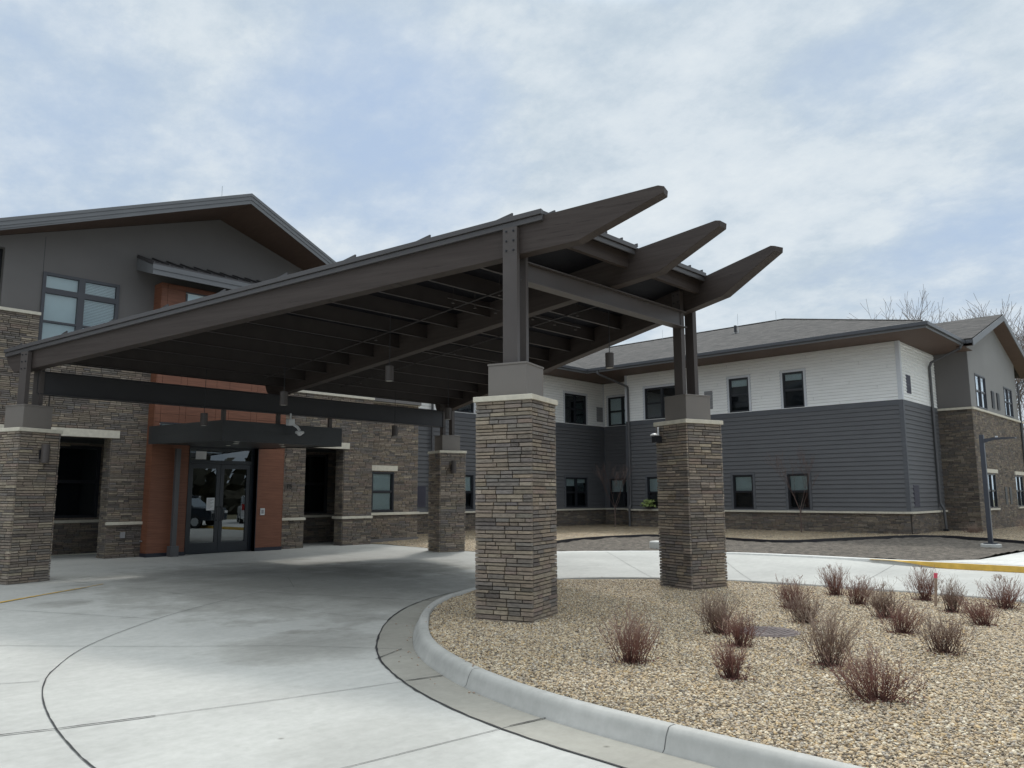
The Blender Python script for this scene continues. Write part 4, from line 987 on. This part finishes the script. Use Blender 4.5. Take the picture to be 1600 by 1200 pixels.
for (x,y) in((36.5,18.5),(39.7,17.9),(39.7,25)):
    mb=MB(); z=zA(min(x,39.75)); mb.tube((x,y,z),(x,y,z+(1.0 if x<37 else .55)),.01,n=5); mb.build('lightning_rod',M['silver'],rf)
# downspouts
def dsp(P,r=.045,mat='downs',par=sw): 
    mb=MB(); mb.path([Vector(p) for p in P],r,n=8)
    mb.build('downspout',M[mat],par)
dsp([(30.4,22.9,7.66),(30.4,22.9,7.5),(32.25,22.45,7.0),(32.28,22.45,6.85),(32.28,22.45,1.15),(32.17,22.45,.95),(32.17,22.45,.1)],.055)
dsp([(35.2,8.12,7.66),(35.15,8.2,7.45),(35.9,9.5,7.12),(36.0,9.6,6.95),(36.0,9.6,1.25),(36.0,9.48,1.0),(36.0,9.45,.15)],.055)
mb=MB(); mb.box(35.9,36.1,9.36,9.55,.03,.2); mb.build('downspout_boot',M['blackm'],sw)
dsp([(21.8,25.2,7.6),(21.8,25.2,.1)],.05)
# ---- end gable pavilion
FG=Fr((0,8.38,0),(1,0,0),(0,-1,0)); FS=Fr((37.0,0,0),(0,1,0),(-1,0,0))
gw=thing('end_pavilion',(42,12,0),'gabled end pavilion of light grey stucco above brown ledgestone at the far right','building')
wl=[(38.42,40.0,1.0,2.5),(43.93,45.5,1.0,2.5)]; wu=[(37.92,39.70,5.30,6.77),(43.2,44.9,5.30,6.71)]
st=MB(); stones(st,FG,36.97,46.9,0,5.15,wl,seed=301,bright=1.0); s=st.build('stone_wall',M['stone'],gw); bk=MB(); backing(bk,FG,37.0,46.9,-.3,5.15,wl,-.25,-.001); bk.build('mortar',M['grout'],s)
st=MB(); stones(st,FS,8.38,9.72,0,5.15,seed=302,bright=.8); s=st.build('stone_wall',M['stone'],gw); bk=MB(); FS.box(bk,8.64,9.72,-.2,-.001,-.3,5.15); bk.build('mortar',M['grout'],s)
cp=MB(); FG.box(cp,36.9,46.95,-.03,.09,5.15,5.24); FS.box(cp,8.38,9.7,-.03,.10,5.15,5.24); cp.build('stone_trim',M['cap'],gw)
for w in wl:
    cp=MB(); FG.box(cp,w[0]-.12,w[1]+.35,.0,.06,2.52,2.68); cp.build('lintel',M['cap'],gw)
mb=MB(); backing(mb,FG,37.03,46.0,5.24,7.2,wu,-.2,0)
def ug(x): return 9.56-.33*abs(x-41.5)
mb.prism([(37.03,8.38,7.2),(46.0,8.38,7.2),(46.0,8.38,ug(46.0)),(41.5,8.38,ug(41.5)),(37.03,8.38,ug(37.03))],(0,.2,0)); mb.build('stucco_wall',M['stucco_light'],gw)
mb=MB(); FS.box(mb,8.39,9.72,-.03,-.0,5.24,7.62); mb.build('stucco_wall',M['stucco'],gw)
for w in wu: window(gw,FG,*w,double=True,blind='none',frame='winframe2')
for w in wl: window(gw,FG,*w,double=True,blind='half',sill=True)
for (a0,a1,z0,z1) in((40.62,41.08,5.47,6.25),(41.62,42.07,5.47,6.25),(41.5,41.9,1.14,1.93),(42.4,42.8,1.14,1.93)): vent(FG,a0,a1,z0,z1,'blackm',gw)
for s in(-1,1):
    xe=41.5+s*6.08; ze=9.85-.33*6.08; yf=7.79; yb=14.35 if s<0 else 40
    rf=MB()
    if s<0: rf.prism([(41.5,yf,9.83),(xe,yf,ze-.02),(xe,8.15,ze-.02),(41.5,yb,9.83)],(0,0,.05))
    else: rf.prism([(41.5,yf,9.83),(xe,yf,ze-.02),(xe,14.35,ze-.02),(41.5,14.35,9.83)],(0,0,.05))
    rf.build('roof',M['shingle'],gw)
    fa=MB(); a=Vector((41.5,yf,9.56));b_=Vector((xe,yf,ze-.29)); fa.prism([a,b_,b_+Vector((0,0,.27)),a+Vector((0,0,.27))],(0,-.03,0)); fa.build('fascia',M['fascia'],gw)
    so=MB(); so.prism([(41.5,yf,9.56),(xe,yf,ze-.29),(xe,8.4,ze-.29),(41.5,8.4,9.56)],(0,0,.02)); so.build('soffit',M['soffit'],gw)
mb=MB(); mb.path([(47.3,7.9,7.5),(47.1,8.2,7.3),(46.1,8.3,7.1),(46.1,8.3,.1)],.05); mb.build('downspout',M['downs'],gw)

# ------------------------------------------------------------------ SITE OBJECTS
lp=thing('lamp_post',(26.82,5.88,.05),'dark square lamp post with a flat arm head on the soil by the footway','lamp post')
mb=MB(); mb.box(26.76,26.88,5.82,5.94,.18,3.37); mb.build('post',M['lampbl'],lp)
mb=MB(); mb.box(26.66,26.98,5.72,6.04,.152,.18); mb.build('base_plate',M['lampbl'],lp)
mb=MB(); mb.lathe((26.82,5.88,-.1),[(.27,0),(.27,.24),(.25,.25)],24); mb.build('footing',M['walk'],lp)
mb=MB(); mb.prism([(26.77,5.82,3.24),(26.77,5.55,3.27),(26.77,5.05,3.25),(26.77,5.05,3.22),(26.77,5.55,3.20),(26.77,5.82,3.13)],(.1,0,0)); mb.prism([(26.70,5.6,3.205),(26.70,5.0,3.22),(26.70,5.0,3.25),(26.70,5.6,3.275)],(.24,0,0)); mb.build('lamp_head',M['lampbl'],lp)
mb=MB(); mb.box(26.79,26.85,5.46,5.52,3.27,3.315); mb.build('sensor',M['white'],lp)
# concrete block
bl=MB(); bl.box(20.38,20.78,13.15,13.55,-.05,.24); o=bl.build('concrete_block',M['walk'],bevel=.05,origin=(20.58,13.35,0)); tag(o,'pale rounded concrete block on the soil at the far kerb, half behind a pier','block')
# manhole
mh=thing('manhole_cover',(9.02,4.36,.03),'rusty round manhole cover lying in the island gravel','manhole')
mb=MB(); mb.lathe((9.02,4.36,-.025),[(.36,0),(.36,.035),(.33,.038)],32); mb.build('ring',M['iron'],mh)
mb=MB(); mb.lathe((9.02,4.36,.004),[(.32,0),(.32,.014)],32)
for i in range(-4,5): mb.box(9.02-.2,9.02+.2,4.36+i*.055-.008,4.36+i*.055+.008,.018,.023)
mb.build('lid',M['iron'],mh)
# marker stake
sk=thing('marker_stake',(12.63,3.54,0),'thin wooden stake with a pink painted top among the bare shrubs','stake')
mb=MB(); mb.obox((12.61,3.52,-.05),(.018,.0,0),(0,.035,0),(.02,-.03,.45)); mb.build('lath',M['lath'],sk)
mb=MB(); mb.obox((12.626,3.491,.405),(.024,.0,0),(0,.042,0),(.004,-.006,.07)); mb.build('painted_top',M['pink'],sk)
# potted plant on ledge
pp=thing('flowering_plant',(32.15,21.25,.95),'yellow-green leafy plant sitting on the stone ledge below a window','plant')
mb=MB(); mb.lathe((32.18,21.3,.955),[(.07,0),(.10,.14),(.11,.15)],12); mb.build('pot',M['blackm'],pp)
mb=MB(); rnd=random.Random(5)
for i in range(170):
    a=rnd.uniform(0,2*PI); e=rnd.uniform(-.2,1.3); r=rnd.uniform(.12,.34); c=Vector((32.12+r*math.cos(a)*math.cos(e)*.7,21.3+r*math.sin(a)*math.cos(e)*1.3,1.12+r*math.sin(e)))
    u=Vector((rnd.uniform(-1,1),rnd.uniform(-1,1),rnd.uniform(-.6,1))).normalized()*.075; v=u.orthogonal().normalized()*.028; mb.poly([c-u,c+v,c+u,c-v])
mb.build('leaves',M['leafy'],pp)

# bushes
def shrub(x,y,w,h,seed,label,tall=0):
    rnd=random.Random(seed); t=thing('dormant_shrub',(x,y,0),label,'shrub','dormant reddish shrubs in the gravel island')
    mb=MB(); h*=.84; w*=.80; cx=x+rnd.uniform(-.04,.04); cy=y+rnd.uniform(-.04,.04); lx=rnd.uniform(-.18,.18); ly=rnd.uniform(-.18,.18); curl=rnd.uniform(.10,.24)
    def stem(p,d,L,r,depth):
        segs=4 if depth>1 else 3; q=Vector(p); dd=Vector(d).normalized()
        for i in range(segs):
            nd=(dd+Vector((rnd.uniform(-curl,curl),rnd.uniform(-curl,curl),rnd.uniform(-.05,.14)))).normalized(); q2=q+nd*(L/segs)
            mb.tube(q,q2,max(r*(1-.2*i),.0011),max(r*(1-.2*(i+1)),.001),n=3,caps=False)
            if depth>0 and i>0:
                for _ in range(rnd.choice((1,2,2)) if depth>1 else 1):
                    sd=(nd+Vector((rnd.uniform(-.75,.75),rnd.uniform(-.75,.75),rnd.uniform(-.15,.4)))).normalized(); stem(q2,sd,L*rnd.uniform(.22,.42),r*.6,depth-1)
            q=q2; dd=nd
    ns=int(64+w*80)
    for i in range(ns):
        a=rnd.uniform(0,2*PI); rr=abs(rnd.gauss(0,1))*.085*(w/.5); b=Vector((cx+rr*math.cos(a),cy+rr*math.sin(a),0.0))
        lean=rnd.uniform(0,1)**.8*w/h*.62; a2=a+rnd.uniform(-.7,.7)
        L=h*(.35+.65*rnd.random()**.8)*(1-.15*lean); d=Vector((lean*math.cos(a2)+lx,lean*math.sin(a2)+ly,1))
        stem(b,d,L,rnd.uniform(.0028,.0045),2)
    for i in range(tall):
        a=rnd.uniform(0,2*PI); b=Vector((x+.05*math.cos(a),y+.05*math.sin(a),0)); p=b+Vector((rnd.uniform(-.12,.12),rnd.uniform(-.12,.12),h*rnd.uniform(1.0,1.22))); mb.tube(b,p,.003,.0018,n=3)
        for j in range(9):
            q=p+Vector((rnd.uniform(-.035,.035),rnd.uniform(-.035,.035),rnd.uniform(-.01,.02))); mb.tube(p-Vector((0,0,.04)),q,.0012,n=3); mb.tube(q,q+Vector((0,0,.006)),.005,.002,n=4)
    mb.build('twigs',M['twig' if seed%3 else 'twigbrown'],t)
    cl=MB()
    for i in range(110):
        a=rnd.uniform(0,2*PI); r=abs(rnd.gauss(0,1))*.13*w/.5; p=Vector((x+r*math.cos(a),y+r*math.sin(a),.016)); u=Vector((rnd.uniform(-1,1),rnd.uniform(-1,1),rnd.uniform(-.3,.5))).normalized()*rnd.uniform(.008,.02); v=u.orthogonal().normalized()*rnd.uniform(.005,.011)
        cl.poly([p-u,p+v,p+u,p-v])
    cl.build('leaf_litter',M['litter'],t)['kind']='stuff'
SH=[(6.53,4.59,.60,.50,0,'isolated reddish twiggy shrub left of the others, nearest the big pier'),
(8.56,4.72,.58,.52,0,'dense dark shrub directly left of the manhole cover, the upper of two touching'),
(7.95,4.22,.42,.38,0,'low dark shrub just below and touching the one left of the manhole'),
(6.55,3.50,.36,.31,0,'small pale-tipped shrub below the manhole cover'),
(7.65,3.14,.58,.56,0,'tall dense red-brown shrub right of and below the manhole cover'),
(6.71,2.31,.80,.44,0,'widest spreading shrub, nearest the bottom right with red leaf litter'),
(11.14,5.01,.60,.44,3,'shrub with few dried flower heads, leftmost along the back of the island'),
(10.06,4.33,.62,.40,0,'shrub leaning left just behind the tall one above the manhole'),
(13.0,5.12,.56,.46,5,'bright red twiggy shrub at the far edge of the gravel'),
(12.13,4.41,.52,.42,2,'brown shrub in front of the bright red one at the back'),
(11.1,3.72,.56,.46,3,'sparse shrub with one tall dried flower stalk in mid island'),
(9.97,3.17,.52,.36,0,'compact dark red shrub in the centre right of the island'),
(13.25,3.9,.56,.50,6,'shrub with many dried flower heads just left of the pink stake'),
(12.2,3.22,.44,.44,2,'narrow upright shrub right beside the pink topped stake'),
(11.22,2.6,.56,.38,0,'shrub at the right side with a grey-brown rounded crown'),
(13.13,2.79,.78,.44,9,'airy shrub with dark seed heads at the far right edge of the photo'),
(9.06,2.49,.56,.42,0,'open vase-shaped shrub with a dark hole at its foot, right of centre')]
for i,(x,y,w,h,tl,lb) in enumerate(SH): shrub(x,y,w,h,50+i,lb,tl)
for i,(x,y,w,h,lb) in enumerate([(35.3,8.3,1.0,.5,'low red-brown shrub at the foot of the pavilion corner'),(38.5,6.9,1.3,.85,'rounded grey-brown shrub in front of the pavilion wall at the right edge'),(31.6,7.5,.6,.3,'tiny shrub in far gravel')][:2]):
    shrub(x,y,w,h,90+i,lb)
# trees
def tree(x,y,z,h,seed,label,r=.03,spread=.5,clear=.3,mat='sapling',group=None,depth=4,nb=3,n=4,minr=.003):
    rnd=random.Random(seed); t=thing('bare_tree',(x,y,z),label,'tree',group); tr=MB(); br=MB()
    top=Vector((x+rnd.uniform(-.05,.05)*h*.2,y,z+h*clear)); tr.tube((x,y,z),top,r,r*.85,n=8)
    def grow(p,d,L,rr,k):
        segs=3; q=p; dd=d
        for i in range(segs):
            nd=(dd+Vector((rnd.uniform(-.18,.18),rnd.uniform(-.18,.18),rnd.uniform(-.05,.15)))).normalized(); q2=q+nd*L/segs
            br.tube(q,q2,max(rr*(1-.2*i),minr),max(rr*(1-.2*(i+1)),minr),n=n if k>1 else 3,caps=False); q=q2; dd=nd
            if k>0 and i>0:
                for _ in range(nb-1):
                    sd=(dd+Vector((rnd.uniform(-1,1),rnd.uniform(-1,1),rnd.uniform(-.2,.6)))*spread*1.3).normalized(); grow(q,sd,L*rnd.uniform(.55,.8),rr*.5,k-1)
        if k>0: grow(q,dd,L*.75,rr*.6,k-1)
    for i in range(nb+2):
        a=2*PI*i/(nb+2)+rnd.uniform(-.4,.4); d=Vector((math.cos(a)*spread,math.sin(a)*spread,1)).normalized(); grow(top-Vector((0,0,h*clear*.12*i/(nb))),d,h*(1-clear)*.42,r*.55,depth-1)
    tr.build('trunk',M[mat],t); br.build('crown',M[mat],t)
tree(30.9,22.4,.06,2.9,11,'slender bare sapling in the gravel at the inner corner of the wing',.024,.40,.34,depth=5,nb=2,minr=.0022)
tree(31.5,13.6,.08,3.1,12,'slender bare sapling in front of the lone lower window of the slate wall',.024,.36,.30,depth=5,nb=2,minr=.0022)
mb=MB(); mb.box(31.3,31.31,13.55,13.58,1.15,1.2) 
far=[(1.127,.225,.253,62,'big bare tree rising behind the gabled end pavilion, left of its peak'),(1.15,.175,.25,58,'large bare tree at the right edge of the photo behind the pavilion'),(1.06,.297,.236,75,'bare tree crown above the long roof, nearest the pavilion'),(1.045,.327,.226,80,'thin bare tree crown above the middle of the long roof'),(1.03,.345,.218,85,'small bare treetop low over the long roof ridge'),(.997,.367,.215,88,'smallest bare treetop farthest left over the long roof'),(1.16,.13,.20,64,'bare tree just outside the right edge behind the pavilion')]
for i,(dx,dy,dz,ds,lb) in enumerate(far):
    x,y=dx*ds,dy*ds; H_=1.6+dz*ds+ (1.0 if i<2 else .2)
    tree(x,y,-.4,H_*(.90 if i in(0,1,6) else .93),30+i,lb,.17,1.1,.30,'farbark','bare trees behind the wing',5 if i in(0,1) else 6,3 if i in(0,1) else 2,3,.013)

# parked cars (seen only as reflections in the door glass)
def car(x,y,rot,mat,label):
    t=thing('parked_suv',(x,y,-.12),label,'car','cars parked across the drive'); t.rotation_euler=(0,0,rot)
    def B(mb,name,m,bev=0,par=t): 
        o=mb.build(name,m,None,bevel=bev); o.parent=par; return o
    mb=MB(); body=[(-2.4,.42),(-2.42,.9),(-2.3,1.1),(-1.3,1.16),(1.9,1.2),(2.32,1.15),(2.38,.8),(2.36,.42)]
    mb.prism([(px,-.95,pz) for px,pz in body],(0,1.9,0)); b=B(mb,'body',mat,.07)
    mb=MB(); cab=[(-1.35,1.16),(-.6,1.72),(1.9,1.76),(2.28,1.2)]; mb.prism([(px,-.82,pz) for px,pz in cab],(0,1.64,0)); c=B(mb,'cabin',M['carglass'],.05)
    mb=MB(); mb.box(-.65,1.95,-.8,.8,1.71,1.80)
    for s in(-1,1):
        for px,px2 in((-.62,-.5),(.45,.55),(1.35,1.5)): mb.prism([(px,s*.835,1.16),(px2,s*.835,1.16),(px2,s*.835,1.74),(px,s*.835,1.74)],(0,-.02*s,0))
    B(mb,'roof',mat,.03)
    for px in(-1.5,1.45):
        for s in(-1,1):
            mb=MB(); mb.lathe((px,s*.98,.36),[(.36,-.22 if s>0 else 0),(.36,0 if s>0 else .22)],24,(0,1,0)); w=B(mb,'wheel',M['tyre'])
            mb=MB(); mb.lathe((px,s*.985,.36),[(.23,-.01),(.23,.01)],16,(0,1,0)); r=mb.build('rim',M['silver'],None); r.parent=w
    for s in(-1,1):
        mb=MB(); mb.box(2.3,2.4,s*.62,s*.92,.95,1.3); B(mb,'tail_light',M['red']); mb=MB(); mb.box(-2.43,-2.3,s*.55,s*.88,.82,.96); B(mb,'headlight',M['white'])
car(25.1,-1.6,math.radians(115),M['carw'],'white sport utility car reflected in the right-hand entrance door')
car(22.1,-5.0,math.radians(-60),M['carw'],'white sport utility car with its nose to the left reflected in the left-hand door')
car(16.2,1.2-2.6,math.radians(-70),M['card'],'dark sport utility car reflected at the left edge of the doors') if 0 else car(19.9,-.6,math.radians(235),M['card'],'dark sport utility car reflected at the left edge of the doors')

# woodland across the road behind the viewer (reflected in the glass)
mb=MB(); rnd=random.Random(77)
for i in range(5200):
    a=math.radians(rnd.uniform(150,345)); r=rnd.uniform(58,80); c=Vector((12+r*math.cos(a),6+r*math.sin(a),rnd.uniform(-.3,1)**2*9*(.75+.25*math.sin(a*23)*math.sin(a*9.0))))
    u=Vector((rnd.uniform(-1,1),rnd.uniform(-1,1),rnd.uniform(-1,1))).normalized()*rnd.uniform(.9,1.8); v=u.orthogonal().normalized()*rnd.uniform(.6,1.4); mb.poly([c-u,c+v,c+u,c-v])
M['wood']=paint('distant_woodland',(.075,.07,.05),.95,.4,.3,5,.0)
tb=mb.build('distant_woodland',M['wood']); tag(tb,'dark distant woodland across the road, reflected in the door glass','woodland',kind='stuff')

# ------------------------------------------------------------------ CAMERA
cam=bpy.data.cameras.new('camera'); co=bpy.data.objects.new('camera',cam); COL.objects.link(co); scn.camera=co
Rv=Vector((0.68618586,-0.72741748,-0.00357431)); Uv=Vector((-0.10054447,-0.09970959,0.98992364)); Fv=Vector((0.72044415,0.67891222,0.14155712))
mt=Matrix(((Rv.x,Uv.x,-Fv.x,0),(Rv.y,Uv.y,-Fv.y,0),(Rv.z,Uv.z,-Fv.z,1.6),(0,0,0,1))); co.matrix_world=mt
cam.sensor_width=36; cam.lens=1223.77/1600*36; cam.clip_start=.05; cam.clip_end=3000
# ------------------------------------------------------------------ LIGHT
SD=Vector((.6,.38,1)).normalized(); el=math.asin(SD.z); az=math.atan2(SD.x,SD.y)
sl=bpy.data.lights.new('sun','SUN'); so=bpy.data.objects.new('sun',sl); COL.objects.link(so); sl.energy=1.35; sl.angle=math.radians(5); sl.color=(1,.95,.88)
so.rotation_euler=SD.to_track_quat('Z','Y').to_euler(); so.location=(0,0,60)
w=bpy.data.worlds.new('World'); scn.world=w; w.use_nodes=True; nt=w.node_tree; N=nt.nodes; L=nt.links; N.clear()
out=N.new('ShaderNodeOutputWorld'); bg=N.new('ShaderNodeBackground'); L.new(bg.outputs[0],out.inputs[0])
sky=N.new('ShaderNodeTexSky'); sky.sky_type='NISHITA'; sky.sun_disc=False; sky.sun_elevation=el; sky.sun_rotation=az; sky.air_density=1.0; sky.dust_density=1.2; sky.ozone_density=1.5
tc=N.new('ShaderNodeTexCoord').outputs['Generated']
sep=N.new('ShaderNodeSeparateXYZ'); L.new(tc,sep.inputs[0])
zz=mathn(N,L,'ADD',mathn(N,L,'MAXIMUM',sep.outputs[2],0.0),.28)
cb=N.new('ShaderNodeCombineXYZ'); L.new(mathn(N,L,'DIVIDE',sep.outputs[0],zz),cb.inputs[0]); L.new(mathn(N,L,'DIVIDE',sep.outputs[1],zz),cb.inputs[1])
mp=N.new('ShaderNodeMapping'); mp.inputs['Rotation'].default_value=(0,0,.35); mp.inputs['Scale'].default_value=(1.0,.8,1); mp.inputs['Location'].default_value=(.3,.1,0); L.new(cb.outputs[0],mp.inputs['Vector'])
n1=nz(N,L,mp.outputs[0],1.55,9,.60); n2=nz(N,L,mp.outputs[0],4.4,10,.66)
def blob(v,k0,k1):
    d=N.new('ShaderNodeVectorMath'); d.operation='DOT_PRODUCT'; nrm=N.new('ShaderNodeVectorMath'); nrm.operation='NORMALIZE'; L.new(tc,nrm.inputs[0]); L.new(nrm.outputs[0],d.inputs[0]); vv=Vector(v).normalized(); d.inputs[1].default_value=vv
    mr=N.new('ShaderNodeMapRange'); mr.interpolation_type='SMOOTHSTEP'; mr.inputs[1].default_value=k0; mr.inputs[2].default_value=k1; L.new(d.outputs['Value'],mr.inputs[0]); return mr.outputs[0]
def pxdir(px,py): return Fv+Rv*((px-800)/1223.77)-Uv*((py-600)/1223.77)
gap=mathn(N,L,'ADD',mathn(N,L,'MULTIPLY',blob(pxdir(570,270),.972,.998),.16),mathn(N,L,'MULTIPLY',blob(pxdir(1370,190),.988,.999),.10))
gap=mathn(N,L,'ADD',gap,mathn(N,L,'MULTIPLY',blob(pxdir(0,180),.97,.998),.12)); gap=mathn(N,L,'ADD',gap,mathn(N,L,'MULTIPLY',blob(pxdir(1600,420),.985,.999),.10))
cover=mathn(N,L,'SUBTRACT',mathn(N,L,'ADD',mathn(N,L,'MULTIPLY',n1,.72),mathn(N,L,'MULTIPLY',n2,.28)),gap)
rc=ramp(N,[(.24,(.0,.0,.0)),(.35,(.55,.55,.55)),(.45,(1,1,1))]); L.new(cover,rc.inputs[0])
rb=ramp(N,[(.33,(.395,.475,.57)),(.44,(.48,.56,.635)),(.53,(.585,.65,.705)),(.66,(.68,.73,.76))]); L.new(mathn(N,L,'ADD',mathn(N,L,'MULTIPLY',n2,.6),mathn(N,L,'MULTIPLY',n1,.4)),rb.inputs[0])
sk=N.new('ShaderNodeVectorMath'); sk.operation='SCALE'; sk.inputs[3].default_value=.10; L.new(sky.outputs[0],sk.inputs[0])
bluec=mixc(N,L,sk.outputs[0],(.39,.495,.65),.9)
col=mixc(N,L,bluec,rb.outputs[0],rc.outputs[0])
# thin cloud brightened around the sun and overhead, out of frame, for fill light
glow=blob(SD,.93,1.0); zen=N.new('ShaderNodeMapRange'); zen.interpolation_type='SMOOTHSTEP'; zen.inputs[1].default_value=.59; zen.inputs[2].default_value=.88; L.new(sep.outputs[2],zen.inputs[0])
st=mathn(N,L,'ADD',1.0,mathn(N,L,'ADD',mathn(N,L,'MULTIPLY',glow,6.5),mathn(N,L,'MULTIPLY',zen.outputs[0],1.5)))
sc2=N.new('ShaderNodeVectorMath'); sc2.operation='SCALE'; warm=mixc(N,L,(1,1,1),(1.0,.93,.84),mathn(N,L,'MINIMUM',mathn(N,L,'ADD',glow,mathn(N,L,'MULTIPLY',zen.outputs[0],.8)),1.0)); L.new(mixc(N,L,col,warm,1,'MULTIPLY'),sc2.inputs[0]); L.new(st,sc2.inputs[3]); L.new(sc2.outputs[0],bg.inputs['Color']); bg.inputs['Strength'].default_value=1.17
scn.view_settings.view_transform='Standard'; scn.view_settings.look='None'; scn.view_settings.exposure=0; scn.view_settings.gamma=1
scn.cycles.max_bounces=6; scn.cycles.transparent_max_bounces=12
